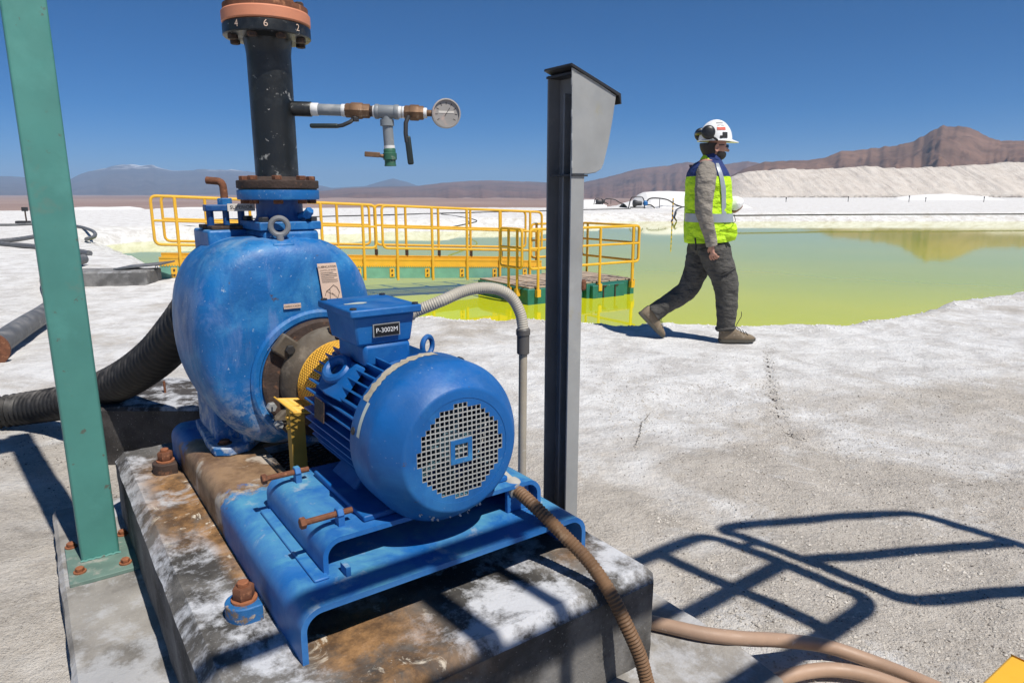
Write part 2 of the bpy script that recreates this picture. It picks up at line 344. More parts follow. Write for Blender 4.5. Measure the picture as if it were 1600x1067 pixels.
def obj(name, mb, mat, parent=None, base=None, fr='w', smooth=35, bevel=0., sub=0, fix=True, segs=2):
    og = ORG[parent.name] if parent else Vector(base if base is not None else (0, 0, 0))
    me = bpy.data.meshes.new(name); me.from_pydata([tuple(v - og) for v in mb.v], [], mb.f); me.update()
    if fix:
        b = bmesh.new(); b.from_mesh(me); bmesh.ops.recalc_face_normals(b, faces=b.faces); b.to_mesh(me); b.free()
    me.materials.append(M[mat] if isinstance(mat, str) else mat)
    o = bpy.data.objects.new(name, me); COL.objects.link(o); ORG[o.name] = og
    if parent: o.parent = parent
    else: o.matrix_world = FR[fr] @ Matrix.Translation(og)
    if bevel:
        m = o.modifiers.new('bevel', 'BEVEL'); m.width = bevel; m.segments = segs; m.limit_method = 'ANGLE'; m.angle_limit = math.radians(40)
    if sub:
        m = o.modifiers.new('sub', 'SUBSURF'); m.levels = sub; m.render_levels = sub
    if smooth:
        me.polygons.foreach_set('use_smooth', [True] * len(me.polygons)); me.set_sharp_from_angle(angle=math.radians(smooth))
    return o
def copy_tree(o, loc=None, rotz=None, label=None):
    def rec(s, par):
        c = s.copy(); COL.objects.link(c); ORG[c.name] = ORG[s.name]
        if par: c.parent = par
        for ch in s.children: rec(ch, c)
        return c
    c = rec(o, None)
    if loc is not None: c.location = loc
    if rotz is not None: c.rotation_euler = (0, 0, rotz)
    if label: c['label'] = label
    return c
def text_mesh(txt, size, fr_o, X, Y, lift=0.0):
    """MB with flat letters: centre at fr_o, X reading direction, Y up"""
    cu = bpy.data.curves.new('t', 'FONT'); cu.body = txt; cu.size = size; cu.align_x = 'CENTER'; cu.align_y = 'CENTER'
    ob = bpy.data.objects.new('t', cu); COL.objects.link(ob); bpy.context.view_layer.update()
    me = bpy.data.meshes.new_from_object(ob.evaluated_get(bpy.context.evaluated_depsgraph_get()))
    X = Vector(X).normalized(); Y = Vector(Y).normalized(); Z = X.cross(Y); o = Vector(fr_o)
    mb = MB(); mb.add([o + X * v.co.x + Y * v.co.y + Z * lift for v in me.vertices], [tuple(p.vertices) for p in me.polygons])
    bpy.data.objects.remove(ob, do_unlink=True); bpy.data.curves.remove(cu); bpy.data.meshes.remove(me)
    return mb
def smooth_path(pts, n=8):
    """Catmull-Rom through the points"""
    P = [Vector(p) for p in pts]; P = [P[0] * 2 - P[1]] + P + [P[-1] * 2 - P[-2]]; out = []
    for i in range(1, len(P) - 2):
        for k in range(n):
            t = k / n; a, b, c, d = P[i - 1], P[i], P[i + 1], P[i + 2]
            out.append(.5 * ((2 * b) + (c - a) * t + (2 * a - 5 * b + 4 * c - d) * t * t + (3 * b - a - 3 * c + d) * t ** 3))
    out.append(P[-2]); return out
def resample(path, step):
    out = [path[0]]; acc = 0
    for a, b in zip(path, path[1:]):
        L = (b - a).length; t = step - acc
        while t <= L: out.append(a.lerp(b, t / L)); t += step
        acc = (acc + L) % step if L + acc >= step else acc + L
    return out
def fillet(pts, r, n=5):
    """round the inner corners of a polyline"""
    P = [Vector(p) for p in pts]; out = [P[0]]
    for i in range(1, len(P) - 1):
        a = (P[i - 1] - P[i]); b = (P[i + 1] - P[i]); rr = min(r, a.length * .49, b.length * .49)
        A = P[i] + a.normalized() * rr; B = P[i] + b.normalized() * rr
        for k in range(n + 1):
            t = k / n; out.append(A * (1 - t) ** 2 + P[i] * 2 * t * (1 - t) + B * t * t)
    out.append(P[-1]); return out
def grid_mesh(name, X, Y, Z, mat, attrs=None, smooth=True):
    ny, nx = X.shape; me = bpy.data.meshes.new(name)
    co = np.stack([X, Y, Z], -1).reshape(-1, 3); i = np.arange(ny * nx).reshape(ny, nx)
    q = np.stack([i[:-1, :-1], i[:-1, 1:], i[1:, 1:], i[1:, :-1]], -1).reshape(-1, 4)
    me.vertices.add(len(co)); me.vertices.foreach_set('co', co.ravel())
    me.loops.add(q.size); me.loops.foreach_set('vertex_index', q.ravel())
    me.polygons.add(len(q)); me.polygons.foreach_set('loop_start', np.arange(0, q.size, 4)); me.polygons.foreach_set('loop_total', np.full(len(q), 4))
    me.update(calc_edges=True); me.validate()
    for k, v in (attrs or {}).items():
        at = me.attributes.new(k, 'FLOAT', 'POINT'); at.data.foreach_set('value', np.asarray(v, float).ravel())
    if smooth: me.polygons.foreach_set('use_smooth', [True] * len(me.polygons))
    me.materials.append(M[mat]); o = bpy.data.objects.new(name, me); COL.objects.link(o); ORG[o.name] = Vector((0, 0, 0)); return o
# ================================================================ the setting
ZW = -.5
POND = [(-15.6, 24.9), (-10.5, 17.5), (-6.6, 12.5), (-4.7, 10.7), (-3.0, 8.5), (-1.0, 7.15), (-.3, 6.95), (.7, 6.88), (1.27, 6.68), (2.4, 6.58), (3.14, 6.62),
        (4.03, 7.09), (5.25, 7.95), (6.7, 8.9), (12, 12.5), (25, 19), (45, 28), (85, 44), (85, 45.3), (33, 45.3), (6.6, 45.2), (1.7, 36.9), (-8.3, 31.1)]
def pond_sd(x, y):
    d = np.full(x.shape, 1e9); ins = np.zeros(x.shape, bool); n = len(POND)
    for i in range(n):
        ax, ay = POND[i]; bx, by = POND[(i + 1) % n]; ex, ey = bx - ax, by - ay
        t = np.clip(((x - ax) * ex + (y - ay) * ey) / (ex * ex + ey * ey), 0, 1)
        d = np.minimum(d, np.hypot(x - ax - t * ex, y - ay - t * ey))
        cnd = ((ay > y) != (by > y)); xx = ax + (y - ay) * ex / (ey if ey else 1e-9); ins ^= cnd & (x < xx)
    return np.where(ins, -d, d)
CRACK = [at_z(*q, 0) for q in ((1202, 540), (1199, 562), (1204, 585), (1203, 607), (1211, 625), (1218, 650), (1232, 668), (1246, 685), (1252, 694))]
CRACK2 = [at_z(*q, 0) for q in ((1015, 645), (1003, 660), (998, 680), (990, 700))]
def line_d(x, y, L):
    d = np.full(x.shape, 1e9)
    for A, B in zip(L, L[1:]):
        ex, ey = B.x - A.x, B.y - A.y; t = np.clip(((x - A.x) * ex + (y - A.y) * ey) / (ex * ex + ey * ey), 0, 1)
        d = np.minimum(d, np.hypot(x - A.x - t * ex, y - A.y - t * ey))
    return d
def ground_z(x, y):
    x = np.asarray(x, float); y = np.asarray(y, float)
    wob = (fbm(x * 1.1, y * 1.1, 4, 3) - .5) * .55 + (fbm(x * 5, y * 5, 3, 9) - .5) * .16
    sd = pond_sd(x, y) + wob * sstep(60, 10, np.hypot(x, y))
    z = -1.3 * sstep(0.12, -1.45, sd)
    z = z + .045 * sstep(.45, .05, np.abs(sd)) * (fbm(x * 7, y * 7, 3, 21) - .35) * sstep(40, 15, np.hypot(x, y))
    z = z + (fbm(x * .8, y * .8, 3, 5) - .5) * .05 + (fbm(x * 3.3, y * 3.3, 4, 6) - .5) * .028
    z = z + (fbm(x * 11, y * 11, 3, 8) - .5) * .010
    z = z - .022 * np.exp(-(line_d(x, y, CRACK) / .014) ** 2) + .012 * np.exp(-((line_d(x, y, CRACK) - .03) / .03) ** 2) * fbm(x * 20, y * 20, 2, 4)
    r = np.hypot(x, y); R0 = 60 + 270 * sstep(.12, .30, x / np.maximum(r, 1))
    z = z - 13 * sstep(R0 + 5, R0 + 110, r)
    z = z + np.clip(r - 900, 0, None) * .0016
    return z, sd, r, R0
def axis(lo, hi, f0, f1, step, grow):
    a = list(np.arange(f0, f1, step)); s = step; v = a[-1]
    while v < hi: s *= grow; v += s; a.append(v)
    s = step; v = a[0]; b = []
    while v > lo: s *= grow; v -= s; b.append(v)
    return np.array(b[::-1] + a)
xs = axis(-12500, 12500, -5.6, 7.4, .045, 1.13); ys = axis(-2200, 13000, .6, 9.6, .042, 1.11)
GX, GY = np.meshgrid(xs, ys); GZ, GSD, GR, GR0 = ground_z(GX, GY)
walk_white = np.exp(-(((GX - 2.3) / 3.0) ** 2 + ((GY - 5.6) / 1.5) ** 2)) + np.exp(-(((GX - .4) / 1.2) ** 2 + ((GY - 4.2) / 1.1) ** 2)) * .6
beige = np.clip(.80 - .75 * walk_white - .55 * sstep(5, 12, GR) + .15 * sstep(1.5, 4.5, GX) * sstep(6, 3, GY), 0, 1)
beige = np.clip(beige - .35 * sstep(2.6, 4.2, GY) * sstep(-.9, -2.6, GX), 0, 1)
trod = sstep(-1.2, -1.8, GX) * sstep(4.5, 2.5, GY)
shore = sstep(3.2, .2, GSD) * sstep(14, 22, GR)
o = grid_mesh('ground', GX, GY, GZ, 'ground', dict(beige=beige, trod=trod, shore=shore, near=sstep(9, 6, GR), crack=np.maximum(np.exp(-(line_d(GX, GY, CRACK) / .022) ** 2), .8 * np.exp(-(line_d(GX, GY, CRACK2) / .014) ** 2)), desert=sstep(20, 60, GR - GR0 - 40)))
tag(o, kind='structure')
# pond surface, only where the basin is below it
px_ = np.linspace(-17, 88, 60); py_ = np.concatenate([np.linspace(5.8, 12, 14), np.linspace(13, 47, 30)])
WX, WY = np.meshgrid(px_, py_)
o = grid_mesh('pond_water', WX, WY, np.full(WX.shape, ZW), 'brine'); tag(o, kind='structure')
# ---------------------------------------------------------------- mountains
def mrange(name, prof, D, front, mat, seed, gully=.3, back=.5, cols=420, rows=46, snow=None, gk=60., zb=-16):
    prof = sorted(prof); pxs = np.array([p[0] for p in prof], float); pys = np.array([p[1] for p in prof], float)
    P = np.linspace(pxs[0], pxs[-1], cols); Q = np.interp(P, pxs, pys)
    u = (P - 800) / FPX; v = (533.5 - Q) / FPX
    dx, dy, dz = u, _c + v * _s, -_s + v * _c; hh = np.hypot(dx, dy); az = np.arctan2(dx, dy)
    T = np.concatenate([np.linspace(0, 1, rows), np.linspace(1, 1 + back, rows // 3)[1:]])
    A, TT = np.meshgrid(az, T)
    rg = fbm(A * gk * .5, TT * 0 + seed, 4, seed + 3)
    R = D - front * (1 - TT) * (.75 + .5 * rg)
    H = dz / hh * D + CAMH
    H = H + (fbm(P * .11, P * 0, 3, seed + 8) - .5) * .05 * np.clip(H, 0, None)
    up = np.clip(TT, 0, 1) ** 1.35; dn = np.clip(1 - (TT - 1) / max(back, 1e-3), 0, 1) ** 1.2
    base = zb + np.clip(R - 900, 0, None) * .0016
    Z = base + (H[None, :] - base) * np.where(TT <= 1, up, dn)
    env = np.sin(np.pi * np.clip(TT, 0, 1)) ** .8
    wx = np.sin(A) * R / (D * .06); wy = np.cos(A) * R / (D * .06); wq = fbm(wx * 1.3, wy * 1.3, 4, seed + 5)
    g = .8 * ridged(wx * 1.3 + wq * 1.3, wy * 1.0 + wq, 7, seed) + .2 * ridged(A * gk + wq * 4, TT * 3 + wq, 5, seed + 2)
    Z = Z + (g - .62) * gully * np.clip(H[None, :] - base, 0, None) * env
    Z = np.maximum(Z, base - 6)
    at = {}
    if snow is not None: at['snow'] = sstep(snow[0], snow[1], Z)
    o = grid_mesh(name, np.sin(A) * R, np.cos(A) * R, Z, mat, at); tag(o, kind='structure'); return o
mrange('far_mountain_range', [(-900, 300), (-500, 288), (-200, 280), (-60, 283), (0, 275), (40, 277), (85, 283), (108, 281), (122, 274), (140, 268), (165, 263), (178, 259), (205, 257), (222, 259), (238, 258), (252, 263), (268, 267), (300, 266), (318, 265), (340, 266), (362, 265),
        (385, 268), (430, 272), (470, 284), (520, 294), (570, 291), (590, 285), (614, 279), (630, 283), (655, 291), (700, 294), (800, 296), (950, 298)], 9500, 4500, 'mountain_far', 11, .20, snow=(250, 330), gk=70, cols=520)
mrange('red_foothill_range', [(380, 306), (440, 303), (500, 299), (540, 294), (600, 292), (650, 291), (690, 286), (730, 283), (765, 282), (800, 283), (850, 285), (900, 289), (960, 286), (1050, 288), (1200, 292)], 4300, 2300, 'mountain_mid', 23, .22, gk=90)
mrange('middle_mountain_range', [(820, 301), (870, 296), (911, 285), (940, 279), (970, 271), (990, 266), (1019, 261), (1045, 259), (1060, 255), (1080, 254), (1110, 259), (1140, 256), (1168, 252), (1190, 256), (1240, 262), (1330, 268), (1500, 275)], 3400, 1500, 'mountain_mid', 31, .3, gk=110)
mrange('brown_mountain', [(1060, 300), (1110, 290), (1140, 276), (1168, 262), (1195, 253), (1225, 252), (1262, 250), (1290, 246), (1312, 237), (1340, 235), (1366, 232), (1395, 228), (1420, 224), (1442, 213), (1458, 204), (1474, 197), (1492, 198), (1510, 199), (1530, 208), (1564, 221), (1582, 219), (1600, 221), (1660, 219), (1740, 228),
        (1850, 238), (2000, 246), (2300, 262), (2600, 280)], 1750, 800, 'mountain_brown', 41, .34, gk=95, cols=600, rows=60)
# ---------------------------------------------------------------- heaps of harvested salt
def heap(name, prof, D, depth, mat, seed, label, cat, flat=.18, gk=.5):
    prof = sorted(prof); pxs = np.array([p[0] for p in prof], float); pys = np.array([p[1] for p in prof], float)
    n = int((pxs[-1] - pxs[0]) * 1.0) + 30; P = np.linspace(pxs[0], pxs[-1], n); Q = np.interp(P, pxs, pys)
    u = (P - 800) / FPX; v = (533.5 - Q) / FPX; dy = _c + v * _s; dz = -_s + v * _c
    X = u / dy * D; H = dz / dy * D + CAMH
    T = np.concatenate([np.linspace(0, 1, 26), np.linspace(1, 1 + flat, 5)[1:], np.linspace(1 + flat, 2, 8)[1:]])
    XX, TT = np.meshgrid(X, T)
    H = H + (fbm(X * .5, X * 0, 4, seed) - .5) * .10 * np.clip(H, 0, None)
    gz = float(ground_z(np.array([X.mean()]), np.array([float(D - depth)]))[0][0]) - .6
    up = np.clip(TT, 0, 1); prof_ = np.where(TT <= 1, up ** .92, np.where(TT < 1 + flat, 1, np.clip((2 - TT) / (1 - flat), 0, 1)))
    Z = gz + (H[None, :] - gz) * prof_
    env = np.sin(np.pi * np.clip(TT, 0, 1))
    Z = Z + (ridged(XX * gk * 60 / D + fbm(XX * 8 / D, TT * 3, 3, seed) * 2, TT * 1.4, 5, seed) - .6) * .13 * np.clip(H[None, :] - gz, 0, None) * env + (fbm(XX * 1.1, TT * 9, 3, seed + 2) - .5) * .35 * env
    Y = D - depth + TT * depth + (fbm(XX * .12, TT, 3, seed + 4) - .5) * depth * .25
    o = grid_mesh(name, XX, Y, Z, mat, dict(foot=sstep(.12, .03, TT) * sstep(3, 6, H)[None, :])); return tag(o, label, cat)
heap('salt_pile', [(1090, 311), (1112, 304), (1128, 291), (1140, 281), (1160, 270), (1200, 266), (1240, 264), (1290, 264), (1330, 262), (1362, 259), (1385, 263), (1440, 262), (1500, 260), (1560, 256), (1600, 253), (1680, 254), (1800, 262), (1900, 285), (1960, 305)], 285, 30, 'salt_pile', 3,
     'huge long beige heap of excavated salt below the brown mountain', 'salt heap')
heap('salt_pile', [(975, 318), (990, 314), (1000, 304), (1008, 300), (1040, 299), (1080, 300), (1112, 299), (1140, 304), (1160, 318)], 66, 6, 'salt_white', 5,
     'flat-topped white salt mound behind the walking man', 'salt heap')
heap('salt_pile', [(890, 321), (903, 315), (915, 312), (928, 312), (938, 317), (948, 321)], 88, 4, 'salt_white', 7, 'small white salt mound just right of the steel post', 'salt heap')
heap('salt_pile', [(-60, 334), (60, 331), (105, 326), (118, 324), (130, 323.5), (160, 324), (195, 323), (212, 325), (222, 328), (230, 331)], 66, 4, 'salt_white', 9, 'low white salt bank beyond the pond corner, next to the green post', 'salt heap')
heap('salt_pile', [(222, 331), (245, 326), (290, 324), (340, 324), (380, 327), (520, 328), (600, 329)], 70, 4, 'salt_white', 12, 'low white salt bank behind the gangway railing', 'salt heap')
heap('salt_pile', [(1385, 314), (1400, 309), (1420, 306), (1450, 304), (1480, 303), (1510, 305), (1540, 307), (1562, 311), (1575, 313)], 150, 4, 'salt_white', 14, 'small bright white salt mound at the foot of the long heap', 'salt heap')
# ---------------------------------------------------------------- air
hz = MB().b2((-16000, -2800, -60), (16000, 15500, 470))
t = NT('haze_air'); pv = t.n('ShaderNodeVolumePrincipled'); pv.inputs['Color'].default_value = (.44, .70, 1, 1); pv.inputs['Density'].default_value = 1.15e-4; pv.inputs['Anisotropy'].default_value = .1
t.t.links.new(pv.outputs[0], t.out.inputs['Volume']); M['haze_air'] = t.m
o = obj('haze', hz, 'haze_air', smooth=0); tag(o, kind='stuff')
# ================================================================ pump skid (frame 's': a, b, z)
def slab(name, lo, hi, mat, cham, step, amp, seed, fr='s', parent=None, poly=None, attr=None):
    """chamfered concrete block with slightly uneven faces"""
    b = bmesh.new()
    if poly is None:
        poly = [(lo[0], lo[1]), (hi[0], lo[1]), (hi[0], hi[1]), (lo[0], hi[1])]
    vs = [b.verts.new((p[0], p[1], lo[2])) for p in poly]; b.faces.new(vs)
    r = bmesh.ops.extrude_face_region(b, geom=b.faces[:]); bmesh.ops.translate(b, vec=(0, 0, hi[2] - lo[2]), verts=[v for v in r['geom'] if isinstance(v, bmesh.types.BMVert)])
    bmesh.ops.recalc_face_normals(b, faces=b.faces)
    ed = [e for e in b.edges if (e.verts[0].co.z + e.verts[1].co.z) / 2 > (lo[2] + hi[2]) / 2 - 1e-4]
    bmesh.ops.bevel(b, geom=ed, offset=cham, segments=1, affect='EDGES')
    for _ in range(7):
        le = [e for e in b.edges if e.calc_length() > step]
        if not le: break
        bmesh.ops.subdivide_edges(b, edges=le, cuts=1, use_grid_fill=True)
    bmesh.ops.triangulate(b, faces=b.faces)
    b.normal_update(); co = np.array([v.co[:] for v in b.verts])
    d = (fbm(co[:, 0] * 9 + co[:, 2] * 5, co[:, 1] * 9 - co[:, 2] * 4, 4, seed) - .5) * amp
    d2 = (fbm(co[:, 0] * 40, co[:, 1] * 40 + co[:, 2] * 30, 2, seed + 3) - .5) * amp * .5
    for v, k, l in zip(b.verts, d, d2): v.co += v.normal * float(k + l)
    me = bpy.data.meshes.new(name); base = Vector(((lo[0] + hi[0]) / 2, (lo[1] + hi[1]) / 2, max(0, lo[2])))
    bmesh.ops.translate(b, vec=-base, verts=b.verts); b.to_mesh(me); b.free()
    me.polygons.foreach_set('use_smooth', [True] * len(me.polygons)); me.set_sharp_from_angle(angle=math.radians(28))
    if attr:
        at = me.attributes.new('rust', 'FLOAT', 'POINT'); at.data.foreach_set('value', attr(co))
    me.materials.append(M[mat]); o = bpy.data.objects.new(name, me); COL.objects.link(o); ORG[o.name] = base
    o.matrix_world = FR[fr] @ Matrix.Translation(base); return o
o = slab('concrete_plinth', (-.70, -.69, -.12), (1.40, .71, .13), 'concrete_plinth', .012, .07, .010, 4,
         poly=[(-.70, -.69), (1.75, -.69), (1.75, .30), (1.44, .56), (1.36, .69), (1.2, .71), (-.70, .71)])
tag(o, 'low grey concrete slab under the pump foundation and the green post', 'concrete slab')
def rust_blk(co):
    a, b_, z = co[:, 0], co[:, 1], co[:, 2]
    r = sstep(-.50, -.40 + .0, b_) * sstep(-.26, -.30, b_) * (sstep(-.45, -.1, a) * sstep(.42, .25, a) + .9 * sstep(-.375, -.335, b_) * sstep(.2, .3, a) * sstep(.78, .6, a))
    r = np.maximum(r, sstep(-.34, -.25, b_) * sstep(.02, -.14, b_) * sstep(.80, .9, a) * .9)
    r = np.maximum(r, .55 * sstep(1.08, 1.11, a) * sstep(.2, -.3, b_))
    r = np.maximum(r, .8 * np.exp(-(((a - .95) / .04) ** 2 + ((b_ - .36) / .06) ** 2)))
    return r * sstep(.2, .33, z)
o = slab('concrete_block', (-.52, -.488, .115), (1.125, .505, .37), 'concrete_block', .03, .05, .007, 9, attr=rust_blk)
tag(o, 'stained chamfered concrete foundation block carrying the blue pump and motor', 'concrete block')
# ---------------------------------------------------------------- base frame
t = NT('base_paint')
col = t.mix(t.rmp(t.noise(7, 6), .35, .68), (.008, .125, .40), (.006, .085, .30))
col = t.mix(t.rmp(t.noise(3.6, 8, .64, dist=.6), .46, .62), col, (.04, .17, .42))
up = t.rmp(t.normz(), .5, .97)
col = t.mix(t.math('MULTIPLY', up, t.rmp(t.noise(6.5, 8, .66, dist=.4), .44, .62)), col, (.085, .29, .44))
col = t.mix(t.math('MULTIPLY', up, t.rmp(t.noise(13, 8, .7), .58, .66, 0, .6)), col, (.36, .42, .46))
col = t.mix(t.math('MULTIPLY', t.rmp(t.noise(45, 6, .7), .66, .72), .75), col, (.12, .055, .03))
rr = t.rmp(t.math('ADD', t.attr('rust'), t.rmp(t.noise(6, 10, .72), .25, .75, -.55, .55)), .42, .56)
rc = t.mix(t.rmp(t.noise(11, 7, .68), .40, .62), (.30, .19, .105), (.13, .075, .04)); rc = t.mix(t.rmp(t.noise(9, 6, .6), .56, .64), rc, (.42, .36, .29))
col = t.mix(rr, col, rc)
M['base_paint'] = t.fin(col, t.rmp(t.noise(12, 5), .3, .7, .42, .66), 0, t.bump(t.noise(70, 5, .6), .2, .004), .4)
bf = thing('pump_base_frame', 'blue bent-steel base frame with rust stains bolted to the concrete block', 'base frame', (.3, .035, .37), 's')
def lprof(b0, sgn, top, bot, th, rad, inner, n=7):
    """outer then inner outline of a bent plate: leg at b0 going up, rounding over towards sgn*b"""
    P = [(b0, bot)]
    for k in range(n + 1):
        t_ = math.pi / 2 * k / n; P.append((b0 + sgn * (rad - rad * math.cos(t_)), top - rad + rad * math.sin(t_)))
    P.append((inner, top)); P.append((inner, top - th)); ri = rad - th
    for k in range(n, -1, -1):
        t_ = math.pi / 2 * k / n; P.append((b0 + sgn * (rad - ri * math.cos(t_)), top - rad + ri * math.sin(t_)))
    P.append((b0 + sgn * th, bot)); return P
def bent(a0, a1, prof, step=.04):
    n = max(2, int((a1 - a0) / step)); return MB().loft([[Vector((a0 + (a1 - a0) * i / n, b_, z)) for b_, z in prof] for i in range(n + 1)])
def rust_attr(o, fn):
    og = ORG[o.name]; co = np.array([(v.co + og)[:] for v in o.data.vertices]); at = o.data.attributes.new('rust', 'FLOAT', 'POINT'); at.data.foreach_set('value', fn(co)); return o
rb = lambda co: sstep(.50, .14, co[:, 0]) * sstep(-.50, .10, co[:, 0]) * 1.15
o = obj('left_rail', bent(-.36, .97, lprof(-.322, 1, .48, .368, .012, .045, -.125)), 'base_paint', bf); rust_attr(o, rb)
o = obj('right_rail', bent(-.36, .97, lprof(.392, -1, .48, .368, .012, .045, .225)), 'base_paint', bf); rust_attr(o, rb)
o = obj('deck_plate', MB().b2((.40, -.125, .468), (.97, .225, .48)), 'base_paint', bf)
o = obj('deck_plate', MB().b2((-.36, -.125, .468), (.02, .225, .48)), 'base_paint', bf); rust_attr(o, rb)
# expanded metal in the opening between the two plates
gr = MB()
for i in range(30):
    a = .02 + .38 * i / 29
    gr.tube([(a, -.125 + .35 * k / 14, .440 + (.003 if (k + i) % 2 else 0)) for k in range(15)], .0022, 4)
for i in range(16):
    b_ = -.12 + .34 * i / 15; gr.tube([(.02, b_, .442), (.40, b_, .442)], .0022, 4)
obj('mesh_tray', gr, 'rust_dark', bf)
obj('motor_riser', bent(.475, .868, lprof(-.236, 1, .556, .479, .011, .04, .03)), 'base_paint', bf)
obj('motor_riser', bent(.475, .868, lprof(.33, -1, .556, .479, .011, .04, .031)), 'base_paint', bf)
obj('weld_strip', MB().b2((.50, -.262, .4795), (.885, -.230, .486)), 'base_paint', bf, bevel=.003)
obj('shelf_plate', MB().b2((.868, -.2, .480), (.90, -.19, .50)), 'base_paint', bf)
for a in (.54, .815):
    jb = obj('jack_bolt', MB().cyl((a, -.252, .582), (a, -.148, .582), .0068, 10), 'rust', bf)
    obj('bolt_head', MB().hexn((a, -.262, .582), (0, 1, 0), .0125, .012), 'rust', jb)
    obj('lug', MB().box((a, -.176, .567), (.022, .014, .026)).hexn((a, -.184, .582), (0, 1, 0), .0145, .014), 'base_paint', jb)
o = obj('cable_bracket', MB().b2((.845, .235, .48), (.857, .30, .555)), 'base_paint', bf, bevel=.002)
# ---------------------------------------------------------------- anchor bolts on the block
def anchor(a, b_, label, blue):
    t_ = thing('anchor_bolt', label, 'anchor bolt', (a, b_, .37), 's', 'anchor bolts on the block')
    poly = [(.04 * math.cos(x), .04 * math.sin(x)) for x in np.linspace(math.pi, 2 * math.pi, 14)] + [(.04, .028), (-.04, .028)]
    obj('pad', MB().prism(poly, (a, b_, .362), (1, 0, 0), (0, 1, 0), (0, 0, 1), .042), 'blue_chipped' if blue else 'rust_dark', t_, bevel=.003)
    obj('washer', MB().cyl((a, b_, .403), (a, b_, .409), .027, 20), 'rust_orange', t_)
    obj('nut', MB().hexn((a, b_, .409), (0, 0, 1), .0225, .028), 'rust', t_)
    obj('stud', MB().cyl((a, b_, .43), (a, b_, .447), .012, 14), 'rust_orange', t_, bevel=.002)
anchor(.733, -.366, 'rusty anchor nut on a chipped blue pad at the front of the block', True)
anchor(-.218, -.366, 'rusty anchor nut in a dark stain behind the rusty base frame', False)
anchor(.60, .448, 'rusty anchor nut beside the grey steel post', False)
# ---------------------------------------------------------------- pump
pu = thing('centrifugal_pump', 'large blue self-priming pump with rounded casing and paper label', 'pump', (0, 0, .48), 's')
def sup(cb, cz, hb, ht, hbot, e, n=56):
    r = []
    for k in range(n):
        t_ = 2 * math.pi * k / n; c_, s_ = math.cos(t_), math.sin(t_)
        x = abs(c_) ** (2 / e) * (1 if c_ >= 0 else -1); y = abs(s_) ** (2 / e) * (1 if s_ >= 0 else -1)
        zz = y * (ht if y >= 0 else hbot); xx = x * hb * (1 if y > 0 else 1 - .22 * min(1, -y) ** 1.5)
        r.append((cb + xx, cz + zz))
    return r
prof = [(-.345, .66), (-.335, .82), (-.30, .93), (-.24, .98), (-.15, 1.0), (-.02, 1.005), (.055, 1.0), (.090, .982), (.116, .950), (.134, .905), (.147, .84), (.156, .74), (.162, .58), (.164, .3)]
rings = []
for a, sc_ in prof:
    rings.append([Vector((a, b_, z)) for b_, z in sup(-.035, .815, .272 * sc_, .315 * (sc_ * .75 + .25 if sc_ > .6 else sc_), .325 * sc_, 2.75)])
cas = obj('casing', MB().loft(rings), 'blue_cast', pu, smooth=50, sub=1)
# top: fill box at the rear left, discharge box
o = obj('fill_box', MB().b2((-.30, -.20, 1.0), (-.09, -.02, 1.143)), 'blue_cast', pu, bevel=.008, segs=3)
obj('fill_cover', MB().b2((-.29, -.185, 1.143), (-.10, -.035, 1.155)), 'rust_dark', pu, bevel=.003)
obj('torn_gasket', MB().add([(-.22, -.25, 1.156), (-.16, -.20, 1.152), (-.10, -.14, 1.158), (-.12, -.10, 1.150), (-.20, -.16, 1.149), (-.25, -.22, 1.15)], [(0, 1, 2, 3, 4, 5)]), 'rubber_hose', pu)
cl = obj('cover_clamp', MB().box((-.16, -.125, 1.208), (.045, .13, .020)), 'blue_dark', pu, bevel=.003)
obj('clamp_post', MB().cyl((-.16, -.175, 1.15), (-.16, -.175, 1.20), .011, 12).cyl((-.16, -.082, 1.15), (-.16, -.082, 1.20), .011, 12).cyl((-.16, -.128, 1.15), (-.16, -.128, 1.20), .010, 12), 'blue_dark', cl)
obj('clamp_nut', MB().hexn((-.16, -.128, 1.216), (0, 0, 1), .022, .022), 'blue_cast', cl)
hp = fillet([(-.16, -.128, 1.235), (-.165, -.128, 1.288), (-.195, -.168, 1.292)], .018, 5)
obj('clamp_handle', MB().tube(hp, .0115, 12), 'rust', cl)
obj('caution_plate', MB().b2((-.135, -.128, 1.198), (-.132, -.045, 1.221)), 'plate_white', cl)
obj('lettering', text_mesh('SUPERIOR', .0155, (-.1315, -.0865, 1.2095), (0, 1, 0), (0, 0, 1), .0004), 'print_dark', cl, smooth=0)
db = obj('discharge_box', MB().b2((-.135, -.085, 1.02), (.085, .080, 1.145)), 'blue_cast', pu, bevel=.012, segs=3)
obj('discharge_flange', MB().b2((-.13, -.095, 1.1455), (.085, .088, 1.170)), 'blue_cast', pu, bevel=.003)
for (a, b_) in ((.06, -.075), (.065, .068), (-.11, -.075), (-.11, .068), (.0, .070)):
    obj('flange_bolt', MB().hexn((a, b_, 1.170), (0, 0, 1), .015, .014), 'steel_dark', pu)
obj('discharge_neck', MB().lathe((-.008, -.006, 1.168), (0, 0, 1), [(.082, 0), (.072, .008), (.068, .02), (.068, .055), (.074, .068)], 40), 'blue_dark', pu)
obj('check_plug', MB().hexn((.075, .045, 1.185), (.6, .2, .5), .013, .03).cyl((.04, .03, 1.18), (.085, .055, 1.20), .009, 10), 'blue_cast', pu)
nf = MB().lathe((-.008, -.006, 1.234), (0, 0, 1), [(.118, 0), (.119, .003), (.119, .025), (.118, .028)], 56)
obj('neck_flange', nf, 'blue_cast', pu)
